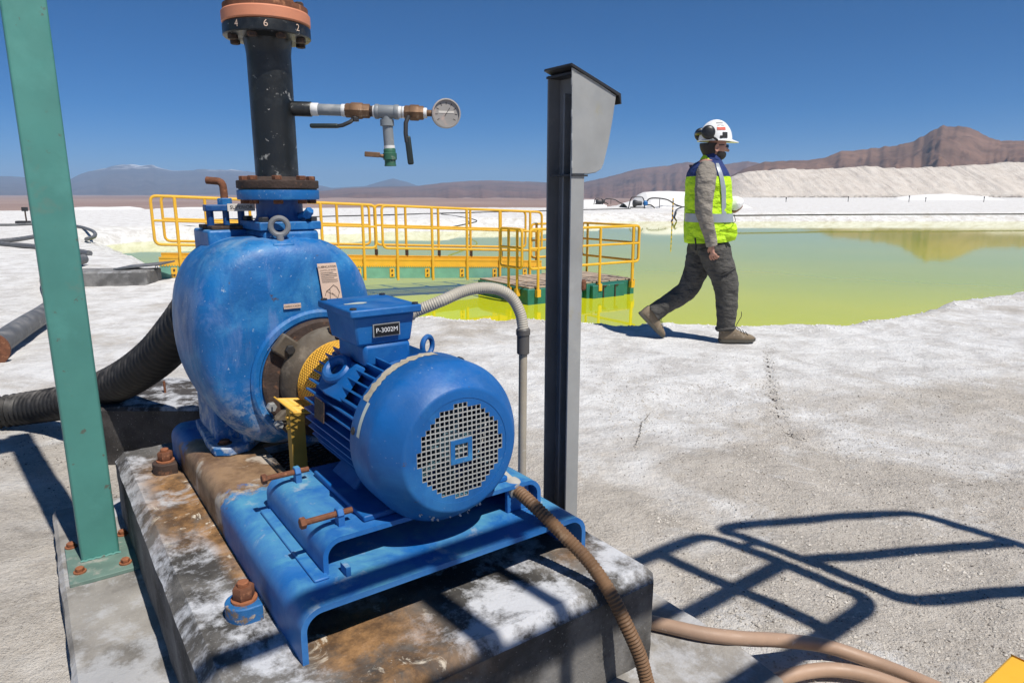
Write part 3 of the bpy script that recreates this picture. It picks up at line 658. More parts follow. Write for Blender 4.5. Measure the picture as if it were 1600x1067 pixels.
# lifting eye on a boss
bo = obj('eye_boss', MB().b2((.075, -.075, 1.02), (.135, -.012, 1.112)), 'blue_cast', pu, bevel=.005)
obj('lifting_eye', MB().torus((.105, -.045, 1.158), (1, -.25, 0), .024, .0085).cyl((.105, -.045, 1.115), (.105, -.045, 1.137), .011, 12), 'steel_post', pu)
# front: cover ring, bearing bracket
AX = (.055, .708)
obj('cover_ring', MB().lathe((.120, AX[0] - .025, AX[1]), (1, 0, 0), [(.212, 0), (.207, .048), (.200, .055), (.186, .055), (.182, .050), (.150, .048)], 64), 'blue_cast', pu)
obj('rotating_plate', MB().lathe((.160, AX[0] - .022, AX[1]), (1, 0, 0), [(.180, 0), (.180, .020), (.172, .026), (.1, .027)], 56), 'rust_dark', pu)
br = obj('bearing_bracket', MB().lathe((.19, AX[0], AX[1]), (1, 0, 0), [(.150, -.02), (.158, .0), (.158, .022), (.151, .042), (.138, .056), (.120, .064), (.112, .070), (.110, .082), (.070, .086), (.060, .12), (.030, .122)], 56), 'bearing', pu)
for th in (50, 140, 215, 325):
    c_, s_ = math.cos(math.radians(th)), math.sin(math.radians(th))
    P = Vector((.197, AX[0] + .168 * c_, AX[1] + .168 * s_))
    X = Matrix.Rotation(math.radians(th), 3, 'X')
    lg = obj('bracket_lug', MB().box(P, (.03, .075, .06), X), 'bearing', pu, bevel=.006)
    obj('lug_bolt', MB().hexn(P + Vector((.015, 0, 0)), (1, 0, 0), .014, .014), 'steel_dark', lg)
for (b_, z_) in ((-.135, .655), (-.118, .60)):
    obj('cover_bolt', MB().hexn((.20, b_, z_), (1, 0, 0), .014, .02), 'steel_galv', pu)
obj('oil_plug', MB().hexn((.24, AX[0] - .005, AX[1] + .150), (0, 0, 1), .013, .022).hexn((.255, AX[0] + .006, AX[1] + .146), (.4, .1, 1), .012, .02).cyl((.235, AX[0] - .006, AX[1] + .148), (.235, AX[0] - .006, AX[1] + .185), .009, 10), 'bronze', pu)
obj('shaft', MB().cyl((.28, AX[0], AX[1]), (.46, AX[0], AX[1]), .024, 20).cyl((.335, AX[0], AX[1]), (.385, AX[0], AX[1]), .055, 28), 'rust_dark', pu)
# casing details
obj('inspection_plate', MB().add([(-.095, -.298, .865), (.055, -.300, .875), (.055, -.290, .745), (-.095, -.286, .735), (-.095, -.26, .865), (.055, -.26, .875), (.055, -.25, .745), (-.095, -.25, .735)],
    [(0, 1, 2, 3), (4, 7, 6, 5), (0, 4, 5, 1), (1, 5, 6, 2), (2, 6, 7, 3), (3, 7, 4, 0)]), 'blue_cast', pu, bevel=.006)
# feet
for sg, bb in ((-1, -.20), (1, .145)):
    ft = obj('foot', MB().prism([(-.28, -.055), (-.05, -.070), (.045, -.068), (.07, -.03), (.06, .03), (-.0, .08), (-.28, .08)], (0, bb, .481), (1, 0, 0), (0, 1, 0), (0, 0, 1), .026), 'blue_cast', pu, bevel=.004)
    obj('leg_web', MB().b2((-.26, bb - .045, .50), (-.02, bb + .07, .68)).b2((-.02, bb + .02, .50), (.05, bb + .055, .66)), 'blue_cast', pu, bevel=.008)
    obj('foot_bolt', MB().hexn((.018, bb - .03, .507), (0, 0, 1), .015, .012).cyl((.018, bb - .03, .505), (.018, bb - .03, .509), .021, 18), 'rust', pu)
# labels riding on the domed front: sample the casing surface by projecting onto the loft
def casing_a(b_, z):
    """front surface position a for a point (b, z), by scanning the section scale"""
    lo = None
    for (a0, s0), (a1, s1) in zip(prof[5:], prof[6:]):
        for k in range(12):
            tt = k / 12; a = a0 + (a1 - a0) * tt; s_ = s0 + (s1 - s0) * tt
            ht = .315 * (s_ * .75 + .25 if s_ > .6 else s_) if z > .815 else .325 * s_
            e = 2.75; v = (abs(b_ + .035) / (.272 * s_)) ** e + (abs(z - .815) / ht) ** e
            if v <= 1: lo = a
    return lo if lo is not None else .164
def decal(name, b0, b1, z0, z1, mat, lift, nx=6, nz=8, skew=0.):
    vs = []; fs = []
    for j in range(nz + 1):
        for i in range(nx + 1):
            b_ = b0 + (b1 - b0) * i / nx; z = z0 + (z1 - z0) * j / nz; b_ += skew * (z - z0)
            vs.append((casing_a(b_, z) + lift, b_, z))
    for j in range(nz):
        for i in range(nx): k = j * (nx + 1) + i; fs.append((k, k + 1, k + nx + 2, k + nx + 1))
    return obj(name, MB().add(vs, fs), mat, pu, smooth=60)
LB0, LB1, LZ0, LZ1 = .052, .112, .915, 1.05
pl = decal('paper_label', LB0, LB1, LZ0, LZ1, 'plate_paper', .007, skew=-.1)
pl['label'] = 'sun-bleached paper lubrication label with drawing'
def print_on(txt, size, b_, z):
    m_ = text_mesh(txt, size, (0, 0, 0), (1, 0, 0), (0, 1, 0)); r = MB()
    vs = []
    for v in m_.v:
        bb = b_ + v.x; zz = z + v.y; bb += -.1 * (zz - LZ0); vs.append((casing_a(bb, zz) + .0085, bb, zz))
    r.add(vs, m_.f); obj('lettering', r, 'print_dark', pl, smooth=0)
mc = (LB0 + LB1) / 2
print_on('LUBRICATION', .0088, mc, LZ1 - .010); print_on('CONTROL DE BOMBA', .0052, mc, LZ1 - .020)
ln = MB(); rnd = random.Random(3)
def stroke(p, q, wd):
    n = 5; vs = []
    for i in range(n + 1):
        b_ = p[0] + (q[0] - p[0]) * i / n; z = p[1] + (q[1] - p[1]) * i / n
        dx, dz = q[1] - p[1], -(q[0] - p[0]); L = math.hypot(dx, dz)
        for sg in (-1, 1):
            bb = b_ + dx / L * wd * sg; zz = z + dz / L * wd * sg; b3 = bb - .1 * (zz - LZ0); vs.append((casing_a(b3, zz) + .0085, b3, zz))
    ln.add(vs, [(2 * i, 2 * i + 1, 2 * i + 3, 2 * i + 2) for i in range(n)])
for k in range(6): stroke((LB0 + .005, LZ1 - .027 - .0055 * k), (LB0 + .005 + (.05 if k % 3 else .04), LZ1 - .027 - .0055 * k), .0006)
dr = [(.060, .955), (.066, .968), (.078, .975), (.090, .985), (.100, .978), (.106, .962), (.098, .945), (.085, .938), (.074, .944), (.062, .930)]
for p, q in zip(dr, dr[1:]): stroke(p, q, .0007)
for p, q in (((.066, .968), (.090, .955)), ((.078, .975), (.074, .944)), ((.058, .925), (.080, .921)), ((.085, .922), (.108, .923)), ((.098, .945), (.082, .962))): stroke(p, q, .0006)
obj('label_drawing', ln, 'print_dark', pl, smooth=0)
dp = decal('direction_plate', -.068, -.018, .926, .940, 'plate_paper', .006, 5, 2)
m_ = text_mesh('DIRECCION', .0088, (0, 0, 0), (1, 0, 0), (0, 1, 0))
obj('lettering', MB().add([(casing_a(-.043 + v.x, .933 + v.y) + .0075, -.043 + v.x, .933 + v.y) for v in m_.v], m_.f), 'print_dark', dp, smooth=0)
# ---------------------------------------------------------------- coupling guard
cg = thing('coupling_guard', 'yellow expanded-metal coupling guard on an olive post between pump and motor', 'guard', (.34, -.10, .48), 's')
R_ = .126; g = MB(); A0, A1 = .262, .415; th0, th1 = math.radians(-20), math.radians(192)
def gp(a, th, r=R_): return Vector((a, AX[0] + r * math.cos(th), AX[1] + r * math.sin(th)))
nB = 34
for i in range(-10, nB):
    for sg in (1, -1):
        pts = []
        for k in range(11):
            u = k / 10; th = th0 + (th1 - th0) * ((i + u * 10) / nB) if sg > 0 else th0 + (th1 - th0) * ((i + (1 - u) * 10) / nB)
            if th0 - 1e-6 <= th <= th1 + 1e-6: pts.append(gp(A0 + (A1 - A0) * u, th))
        if len(pts) > 1: g.tube(pts, .0021, 4)
for a in (A0, A1): g.tube([gp(a, th0 + (th1 - th0) * k / 24) for k in range(25)], .003, 5)
obj('mesh_cover', g, 'yellow_guard', cg)
sk_ = MB(); e0 = gp(A0, th1); e1 = gp(A1, th1)
for i in range(15):
    a = A0 + (A1 - A0) * i / 14
    sk_.tube([(a, e0.y, e0.z), (min(a + .02, A1), e0.y - .066, e0.z + .01)], .0021, 4)
    sk_.tube([(a, e0.y, e0.z), (max(a - .02, A0), e0.y - .066, e0.z + .01)], .0021, 4)
sk_.tube([(A0 - .02, e0.y - .066, e0.z + .01), (A1, e0.y - .066, e0.z + .01)], .0028, 5)
obj('mesh_skirt', sk_, 'yellow_guard', cg)
obj('support_post', MB().b2((.345, -.125, .465), (.352, -.088, .690)).b2((.318, -.1275, .465), (.352, -.125, .690)), 'yellow_olive', cg, bevel=.001)
obj('support_bolt', MB().hexn((.335, -.134, .655), (0, 1, 0), .007, .007).hexn((.335, -.134, .628), (0, 1, 0), .007, .007), 'yellow_guard', cg)
obj('white_tag', MB().box(gp(.385, 2.05, .130), (.03, .036, .002), Matrix.Rotation(2.05 - math.pi / 2, 3, 'X')), 'plate_white', cg)
obj('guard_clip', MB().box(gp(.42, 1.95, .135), (.03, .05, .03), Matrix.Rotation(2.0 - math.pi / 2, 3, 'X')), 'blue_dark', cg, bevel=.004)
# ---------------------------------------------------------------- motor
AMB, AMZ = .058, .709
mo = thing('electric_motor', 'blue finned electric motor with round fan cover and terminal box', 'motor', (.68, .05, .556), 's')
MX = Vector((0, AMB, AMZ))
obj('barrel', MB().lathe((.425, AMB, AMZ), (1, 0, 0), [(.03, -.02), (.06, -.018), (.09, -.005), (.135, .0), (.146, .01), (.146, .38), (.03, .38)], 56), 'blue_motor', mo)
fin_me = None
for k in range(42):
    th = 2 * math.pi * k / 42
    if abs(math.sin(th / 2 - math.pi / 4)) < .16 or abs(((th - math.radians(270) + math.pi) % (2 * math.pi)) - math.pi) < .55: continue
    if fin_me is None:
        fm = MB().add([(-.18, .142, -.0034), (.18, .142, -.0034), (.18, .173, -.0019), (-.174, .173, -.0019), (-.18, .142, .0034), (.18, .142, .0034), (.18, .173, .0019), (-.174, .173, .0019)],
                      [(0, 3, 2, 1), (4, 5, 6, 7), (0, 1, 5, 4), (2, 3, 7, 6), (1, 2, 6, 5), (0, 4, 7, 3)])
        f0 = obj('fin', MB().add([v + ORG[mo.name] for v in fm.v], fm.f), 'blue_motor', mo, smooth=0); fin_me = f0
    else:
        f0 = fin_me.copy(); COL.objects.link(f0); ORG[f0.name] = ORG[mo.name]
    f0.location = Vector((.612, AMB, AMZ)) - ORG[mo.name]; f0.rotation_euler = (th, 0, 0)
fc = obj('fan_cover', MB().lathe((0, AMB, AMZ), (1, 0, 0), [(.176, .768), (.1845, .7685), (.1860, .772), (.1860, .856), (.1852, .866), (.1825, .875), (.172, .893), (.156, .916), (.143, .932), (.139, .9355), (.134, .9362), (.1175, .9365), (.1175, .9345), (.13, .9340), (.15, .920), (.178, .87), (.176, .768)], 96, cap=False), 'blue_motor', mo, smooth=50)
obj('inner_housing', MB().lathe((0, AMB, AMZ), (1, 0, 0), [(.172, .76), (.168, .765), (.02, .765)], 48), 'inner_dark', mo)
# punched square grille
cell = .0113; nC = 11; fill = MB(); bars = MB(); open_ = set()
for i in range(-nC, nC + 1):
    for j in range(-nC, nC + 1):
        if math.hypot(i * cell, j * cell) < .103: open_.add((i, j))
for i in range(-nC, nC + 1):
    for j in range(-nC, nC + 1):
        r = math.hypot(i * cell, j * cell)
        if (i, j) not in open_ and r < .128:
            x0, x1 = (i - .5) * cell, (i + .5) * cell; y0, y1 = (j - .5) * cell, (j + .5) * cell
            fill.add([(.9355, AMB + x0, AMZ + y0), (.9355, AMB + x1, AMZ + y0), (.9355, AMB + x1, AMZ + y1), (.9355, AMB + x0, AMZ + y1)], [(0, 1, 2, 3)])
bw = .0011
for i in range(-nC, nC + 2):
    js = [j for j in range(-nC, nC + 1) if (i, j) in open_ or (i - 1, j) in open_]
    if js: bars.b2((.9325, AMB + (i - .5) * cell - bw, AMZ + (min(js) - .5) * cell), (.9352, AMB + (i - .5) * cell + bw, AMZ + (max(js) + .5) * cell))
    is_ = [k for k in range(-nC, nC + 1) if (k, i) in open_ or (k, i - 1) in open_]
    if is_: bars.b2((.9322, AMB + (min(is_) - .5) * cell, AMZ + (i - .5) * cell - bw), (.9349, AMB + (max(is_) + .5) * cell, AMZ + (i - .5) * cell + bw))
obj('grille_rim', fill, 'blue_motor', fc, smooth=0); obj('grille', bars, 'mesh_galv', fc, smooth=0)
sq = MB(); h1, h0 = .027, .0165
for (lo, hi) in (((-h1, -h1), (h1, -h0)), ((-h1, h0), (h1, h1)), ((-h1, -h0), (-h0, h0)), ((h0, -h0), (h1, h0))):
    sq.b2((.9356, AMB + lo[0], AMZ + lo[1]), (.9375, AMB + hi[0], AMZ + hi[1]))
obj('centre_plate', sq, 'blue_base', fc, smooth=0)
fb = MB()
for k in range(7):
    th = 2 * math.pi * k / 7 + .3; X = Matrix.Rotation(th, 3, 'X')
    fb.add([Vector((0, AMB, AMZ)) + X @ Vector(p) for p in ((.79, .03, 0), (.895, .03, .0), (.885, .13, .0), (.79, .155, .0), (.79, .03, .004), (.895, .03, .004), (.885, .13, .004), (.79, .155, .004))],
           [(0, 1, 2, 3), (7, 6, 5, 4), (0, 4, 5, 1), (1, 5, 6, 2), (2, 6, 7, 3), (3, 7, 4, 0)])
fb.cyl((.78, AMB, AMZ), (.90, AMB, AMZ), .034, 24)
obj('fan', fb, 'fan_blade', mo, smooth=0)
cr = MB(); rnd = random.Random(5)
for k in range(13):
    th = math.radians(rnd.uniform(236, 296)); r = rnd.uniform(.158, .166); P = Vector((.909, AMB + r * math.cos(th), AMZ + r * math.sin(th)))
    s_ = rnd.uniform(.0012, .0032); cr.lathe(P, (.7, rnd.uniform(-.3, .3), -.6), [(s_ * .9, -.002), (s_, .001), (s_ * .8, .0025), (.0003, .003 + s_ * .6)], 7)
o = obj('salt_drip', cr, 'crust', fc); o['kind'] = 'stuff'
def cyl_patch(name, th0, th1, a0, a1, mat, r=.1892, rag=0., seed=1, n=26):
    rn = random.Random(seed); vs = []
    for k in range(n + 1):
        th = math.radians(th0 + (th1 - th0) * k / n); j0 = rn.uniform(-rag, rag); j1 = rn.uniform(-rag, rag)
        for a in (a0 + j0, a1 + j1): vs.append((a, AMB + r * math.cos(th), AMZ + r * math.sin(th)))
    return obj(name, MB().add(vs, [(2 * k, 2 * k + 1, 2 * k + 3, 2 * k + 2) for k in range(n)]), mat, fc, smooth=60)
cyl_patch('torn_sticker', 84, 146, .780, .806, 'tape_torn', r=.1868, rag=.005)
cyl_patch('faded_sticker', 146, 170, .806, .820, 'tape_pale', r=.1868, n=10)
for th in (168, 60, -10):
    t_ = math.radians(th); d_ = Vector((0, math.cos(t_), math.sin(t_)))
    obj('cover_screw', MB().lathe(Vector((.785, AMB, AMZ)) + d_ * .1845, d_, [(.009, 0), (.009, .003), (.006, .005)], 12), 'steel_dark', fc)
# terminal box
nk = obj('box_neck', MB().b2((.49, -.035, .845), (.655, .088, .902)), 'blue_motor', mo, bevel=.01)
tb = MB(); z0, z1 = .900, .972
tb.add([(.492, -.052, z0), (.655, -.052, z0), (.655, .088, z0), (.492, .088, z0), (.482, -.060, z1), (.665, -.060, z1), (.665, .096, z1), (.482, .096, z1)],
       [(0, 3, 2, 1), (4, 5, 6, 7), (0, 1, 5, 4), (1, 2, 6, 5), (2, 3, 7, 6), (3, 0, 4, 7)])
tbo = obj('terminal_box', tb, 'blue_motor', mo, bevel=.006)
ld = obj('box_lid', MB().b2((.468, -.074, .972), (.679, .108, .991)), 'blue_motor', mo, bevel=.004)
for (a, b_) in ((.482, -.062), (.667, -.062), (.667, .096), (.482, .096)):
    obj('lid_screw', MB().hexn((a, b_, .9905), (0, 0, 1), .0085, .005), 'steel_dark', ld)
obj('lid_scrape', MB().add([(.58 + .012 * math.cos(x) * (1 + .3 * math.sin(3 * x)), -.02 + .03 * math.sin(x), .9916) for x in np.linspace(0, 6.0, 14)], [tuple(range(14))]), 'tape_pale', ld)
np_ = obj('number_plate', MB().b2((.6605, -.012, .9225), (.6665, .052, .9495)), 'plate_black', tbo)
np_['label'] = 'black plate reading P-3002M'
obj('plate_rim', MB().b2((.6606, -.0145, .9205), (.6655, .0545, .9515)), 'steel_galv', tbo)
obj('lettering', text_mesh('P-3002M', .0158, (.667, .020, .936), (0, 1, 0), (0, 0, 1), .0003), 'print_white', np_, smooth=0)
obj('gland', MB().cyl((.575, .094, .948), (.575, .135, .952), .019, 18).hexn((.575, .100, .948), (0, 1, 0), .024, .016), 'flex_grey', tbo)
# lifting lug (front left) and eye bolt
lb = obj('lug_base', MB().add([(.50, -.100, .775), (.60, -.118, .785), (.665, -.100, .775), (.665, -.035, .850), (.50, -.035, .850), (.515, -.082, .815), (.62, -.085, .812), (.635, -.045, .852), (.525, -.045, .858)],
       [(0, 1, 6, 5), (1, 2, 7, 6), (2, 3, 7), (3, 4, 8, 7), (4, 0, 5, 8), (5, 6, 7, 8), (0, 4, 3, 2, 1)]), 'blue_motor', mo, bevel=.004)
obj('lifting_lug', MB().torus((.575, -.072, .834), (.30, -.62, .75), .029, .0125, 26, 10), 'blue_motor', mo)
obj('eye_bolt', MB().torus((.62, .152, .872), (1, .55, 0), .023, .007, 26, 8).cyl((.62, .145, .825), (.62, .15, .850), .010, 12), 'blue_motor', mo)
obj('type_plate', MB().box(Vector((.56, -.118, .735)) + Vector((0, 0, 0)), (.062, .0025, .052), Matrix.Rotation(-.08, 3, 'X')), 'rust_dark', mo)
# feet
for sg in (-1, 1):
    bb = AMB + sg * .135
    obj('motor_foot', MB().add([(.57, bb - sg * .05, .64), (.68, bb - sg * .05, .64), (.70, bb + sg * .02, .565), (.55, bb + sg * .02, .565), (.57, bb - sg * .09, .60), (.68, bb - sg * .09, .60), (.70, bb - sg * .07, .565), (.55, bb - sg * .07, .565)],
        [(0, 1, 2, 3), (4, 7, 6, 5), (0, 4, 5, 1), (1, 5, 6, 2), (2, 6, 7, 3), (3, 7, 4, 0)]), 'blue_motor', mo, bevel=.004)
    obj('foot_pad', MB().b2((.53, min(bb - .05, bb + sg * .055), .5565), (.84, max(bb - .05 * 0, bb + sg * .055, bb + .05), .570)), 'blue_motor', mo, bevel=.003)
# ---------------------------------------------------------------- helpers: pixel onto a skid plane
def on_plane(px, py, P, n):
    d = ray(px, py); return EYE + d * ((Vector(P) - EYE).dot(n) / d.dot(n))
EA = (FR['s'].to_3x3() @ Vector((1, 0, 0))); EB = (FR['s'].to_3x3() @ Vector((0, 1, 0)))
def W(a, b_, z): return FR['s'] @ Vector((a, b_, z))
def on_b(px, py, b_): return sk(on_plane(px, py, W(0, b_, 0), EB))
def on_a(px, py, a): return sk(on_plane(px, py, W(a, 0, 0), EA))
# ---------------------------------------------------------------- black discharge pipe
C0 = W(-.008, -.006, 0); CX, CY = C0.x, C0.y
dp_ = thing('discharge_pipe', 'scuffed black vertical discharge pipe with rusty bolted flanges', 'pipe', (CX, CY, 1.262))
obj('gasket', MB().lathe((CX, CY, 1.2615), (0, 0, 1), [(.113, 0), (.113, .006)], 48), 'rubber_hose', dp_)
obj('lower_flange', MB().lathe((CX, CY, 1.267), (0, 0, 1), [(.118, 0), (.119, .003), (.119, .021), (.117, .023), (.080, .024), (.066, .034)], 56), 'rust_dark', dp_)
obj('pipe', MB().lathe((CX, CY, 1.285), (0, 0, 1), [(.0630, 0), (.0622, .012), (.0622, .36), (.064, .375), (.069, .405)], 48), 'black_pipe', dp_)
obj('upper_flange', MB().lathe((CX, CY, 1.689), (0, 0, 1), [(.066, -.004), (.118, 0), (.1215, .003), (.1215, .030), (.118, .033)], 56), 'black_pipe', dp_)
obj('flange_ring', MB().lathe((CX, CY, 1.723), (0, 0, 1), [(.119, 0), (.1225, .004), (.1225, .030), (.119, .034)], 56), 'flange_orange', dp_)
obj('upper_joint', MB().lathe((CX, CY, 1.757), (0, 0, 1), [(.117, 0), (.117, .016), (.085, .02), (.072, .06), (.072, .40)], 48), 'rust', dp_)
def bolt_ring(z0, z1, R, n, off, mat='rust'):
    for k in range(n):
        t_ = 2 * math.pi * k / n + off; P = Vector((CX + R * math.cos(t_), CY + R * math.sin(t_), 0))
        b_ = obj('bolt', MB().cyl(P + Vector((0, 0, z0 - .012)), P + Vector((0, 0, z1 + .012)), .0075, 10), mat, dp_)
        obj('nut', MB().hexn(P + Vector((0, 0, z1)), (0, 0, 1), .0140, .013), mat, b_); obj('nut', MB().hexn(P + Vector((0, 0, z0)), (0, 0, -1), .0140, .013), mat, b_)
bolt_ring(1.235, 1.290, .096, 8, -1.27, 'rust'); bolt_ring(1.690, 1.772, .099, 8, -1.27 + .39, 'rust_dark')
cdir = math.atan2(-CY, -CX)
for ch, da in (('4', -.70), ('6', -.02), ('2', .74)):
    t_ = cdir + da; n_ = Vector((math.cos(t_), math.sin(t_), 0)); x_ = Vector((0, 0, 1)).cross(n_)
    obj('painted_number', text_mesh(ch, .026, Vector((CX, CY, 1.7065)) + n_ * .1220, x_, (0, 0, 1), .0005), 'plate_paper', dp_, smooth=0)
# ---------------------------------------------------------------- gauge branch
def bp(px, py=None): 
    p_ = at_y(px, 172, CY); f_ = (px - 462) / 230; return Vector((p_.x, CY, 1.497 - .014 * f_))
gb = thing('gauge_branch', 'horizontal grey and bronze pipe branch with valves off the black pipe', 'pipe branch', bp(458))
def seg(name, p0, p1, r, mat, par=None, n=20, hexa=False):
    m_ = MB(); A, B = bp(p0), bp(p1)
    if hexa: m_.lathe(A, B - A, [(r * .93, 0), (r, .003), (r, (B - A).length - .003), (r * .93, (B - A).length)], 8)
    else: m_.lathe(A, B - A, [(r * .96, 0), (r, .0015), (r, (B - A).length - .0015), (r * .96, (B - A).length)], n)
    return obj(name, m_, mat, par or gb)
seg('stub', 448, 487, .0215, 'black_pipe'); seg('thread_tape', 486, 498, .0185, 'ptfe'); seg('nipple', 497, 536, .0165, 'pvc_grey'); seg('thread_tape', 534, 542, .0180, 'ptfe')
v1 = seg('ball_valve', 540, 578, .0205, 'bronze', hexa=True); seg('valve_collar', 548, 567, .0235, 'bronze', v1, hexa=True)
seg('nipple', 577, 585, .0155, 'rust_dark'); seg('thread_tape', 583, 591, .0175, 'ptfe')
te = seg('tee', 588, 622, .0195, 'pvc_grey'); seg('tee_collar', 586, 592, .0215, 'pvc_grey', te); seg('tee_collar', 616, 623, .0215, 'pvc_grey', te)
seg('thread_tape', 621, 627, .0175, 'ptfe'); seg('nipple', 625, 632, .0165, 'fitting_white'); seg('thread_tape', 629, 634, .0175, 'ptfe')
v2 = seg('ball_valve', 632, 662, .0200, 'bronze', hexa=True); seg('valve_collar', 640, 655, .0228, 'bronze', v2, hexa=True)
seg('thread_tape', 661, 667, .0150, 'ptfe'); seg('nipple', 666, 674, .0095, 'bronze')
h0 = bp(556) + Vector((0, -.012, -.02))
lever = [h0, h0 + Vector((-.012, -.014, -.014)), h0 + Vector((-.035, -.016, -.024)), h0 + Vector((-.05, -.016, -.026))]
hn = obj('valve_lever', MB().tube(lever, .006, 8).hexn(h0 + Vector((0, -.004, -.012)), (0, 0, 1), .012, .012), 'steel_dark', v1)
obj('lever_grip', MB().box(h0 + Vector((-.088, -.016, -.0255)), (.084, .022, .013)), 'dark_handle', hn, bevel=.005, segs=3)
h1 = bp(641) + Vector((-.002, -.024, -.012))
hn = obj('valve_lever', MB().tube([h1, h1 + Vector((-.008, -.006, -.02)), h1 + Vector((-.009, -.008, -.05)), h1 + Vector((-.006, -.008, -.075))], .0068, 8), 'steel_dark', v2)
obj('lever_grip', MB().box(h1 + Vector((.000, -.008, -.098)), (.018, .011, .082), Matrix.Rotation(-.10, 3, 'Y')), 'dark_handle', hn, bevel=.005, segs=3)
T0 = bp(604)
obj('drain_pipe', MB().cyl(T0 + Vector((0, 0, -.010)), T0 + Vector((.004, 0, -.10)), .0155, 20).cyl(T0 + Vector((0, 0, -.022)), T0 + Vector((0, 0, -.040)), .0205, 20), 'pvc_grey', gb)
obj('thread_tape', MB().cyl(T0 + Vector((.004, 0, -.097)), T0 + Vector((.0045, 0, -.105)), .0165, 18), 'ptfe', gb)
dv = obj('drain_valve', MB().lathe(T0 + Vector((.0045, 0, -.105)), (.02, 0, -1), [(.016, 0), (.018, .003), (.018, .012), (.0205, .014), (.0205, .032), (.0165, .034), (.0165, .046), (.0175, .047), (.0175, .051)], 18), 'valve_green', gb)
obj('drain_lever', MB().tube([T0 + Vector((-.012, -.012, -.128)), T0 + Vector((-.022, -.014, -.126))], .006, 8).box(T0 + Vector((-.045, -.014, -.123)), (.046, .006, .015), Matrix.Rotation(.06, 3, 'Y')), 'bronze', dv, bevel=.002)
G0 = bp(696) + Vector((0, -.004, -.001)); gn = Vector((.26, -.96, -.02)).normalized()
ga = obj('pressure_gauge', MB().lathe(G0 - gn * .018, gn, [(.034, 0), (.040, .004), (.0405, .030), (.0425, .032), (.0425, .038), (.0385, .039), (.0375, .033)], 40), 'gauge_body', gb)
obj('gauge_face', MB().lathe(G0 - gn * .018, gn, [(.0376, .0325), (.001, .0330)], 36), 'gauge_face', ga)
gx = Vector((0, 0, 1)).cross(gn).normalized(); gy = gn.cross(gx)
for k in range(9):
    an = math.radians(-35 + 250 * k / 8); c_ = G0 + gn * .0152 + (gx * math.cos(an) + gy * math.sin(an)) * .029
    obj('dial_mark', MB().box(c_, (.0075, .0008, .0018), Matrix.Rotation(0, 3, 'X') @ Matrix((gx * math.cos(an) + gy * math.sin(an), gn, gy * math.cos(an) - gx * math.sin(an))).transposed()), 'print_dark', ga)
obj('needle', MB().box(G0 + gn * .0158 + (gx * .4 + gy * .6) * .008, (.028, .0008, .0016), Matrix(((gx * .55 + gy * .83), gn, (gy * .55 - gx * .83))).transposed()), 'print_dark', ga)
obj('gauge_dial', MB().box(G0 + gn * .0155 + gy * .004, (.046, .0008, .006), Matrix((gx, gn, gy)).transposed()), 'plate_white', ga)
# ---------------------------------------------------------------- green post
gp_ = thing('green_post', 'square green painted steel post bolted down left of the pump', 'post', (-.25, -.58, .13), 's')
obj('shaft', MB().b2((-.305, -.630, .14), (-.20, -.526, 3.02)), 'green_post', gp_, bevel=.006, segs=3)
bpz = obj('base_plate', MB().b2((-.345, -.668, .128), (-.072, -.486, .141)), 'green_dusty', gp_, bevel=.002)
for (a, b_) in ((-.135, -.638), (-.115, -.520), (-.325, -.650), (-.325, -.505)):
    n_ = obj('plate_bolt', MB().hexn((a, b_, .144), (0, 0, 1), .0125, .013), 'rust_orange', gp_); obj('washer', MB().cyl((a, b_, .1405), (a, b_, .1455), .0175, 18), 'rust_orange', n_)
obj('cross_beam', MB().b2((-.295, -1.7, 2.72), (-.21, -.6305, 2.80)), 'green_post', gp_); obj('cross_beam', MB().b2((-.295, -1.7, 2.90), (-.21, -.6305, 2.97)), 'green_post', gp_)
obj('weld_bead', MB().tube([(-.197, -.632 + .108 * k / 16, .143 + .0015 * math.sin(k * 2.3)) for k in range(17)], .004, 6), 'green_post', gp_)
# ---------------------------------------------------------------- grey steel post with hooded housing
E1 = on_b(893, 270, .565); PA = E1.x; PB = .565; FW = .046; FD = .108
sp = thing('steel_post', 'grey channel-steel post with a hooded sheet-metal housing on top', 'post', (PA - FD / 2, PB + .02, .13), 's')
ztop = on_a(893, 110, PA).z
obj('front_flange', MB().b2((PA - .006, PB, .12), (PA, PB + FW, ztop)), 'steel_galv', sp, bevel=.001)
obj('back_flange', MB().b2((PA - FD, PB, .12), (PA - FD + .006, PB + FW, ztop)), 'steel_post', sp, bevel=.001)
obj('web', MB().b2((PA - FD + .006, PB + FW - .006, .12), (PA - .006, PB + FW, ztop)), 'steel_post', sp)
obj('stiffener', MB().b2((PA - FD * .52, PB + .014, .12), (PA - FD * .46, PB + FW - .006, ztop - .05)), 'steel_post', sp, bevel=.001)
HP = [on_a(px, py, PA + .002) for px, py in ((893.5, 106), (930, 127), (962, 150), (957, 185), (950, 225), (943, 255), (939, 264), (931, 269), (920, 271), (893.5, 271))]
hs = obj('housing', MB().prism([(p.y, p.z) for p in HP], (PA + .0005, 0, 0), (0, 1, 0), (0, 0, 1), (1, 0, 0), .0025), 'steel_galv', sp)
HQ = [(max(p.y, PB + FW + .001), p.z - .002) for p in HP[1:-1]]; HQ = [(PB + FW + .001, HP[0].z - .03)] + HQ + [(PB + FW + .001, HP[-1].z + .001)]
obj('housing_body', MB().prism(HQ, (PA - FD, 0, 0), (0, 1, 0), (0, 0, 1), (1, 0, 0), FD), 'steel_galv', sp)
r0, r1 = on_a(891, 102.5, PA + .004), on_a(966, 150, PA + .004); rr1 = on_a(968, 163, PA + .004); dv_ = Vector((0, r1.y - r0.y, r1.z - r0.z)).normalized(); nv = Vector((0, -dv_.z, dv_.y))
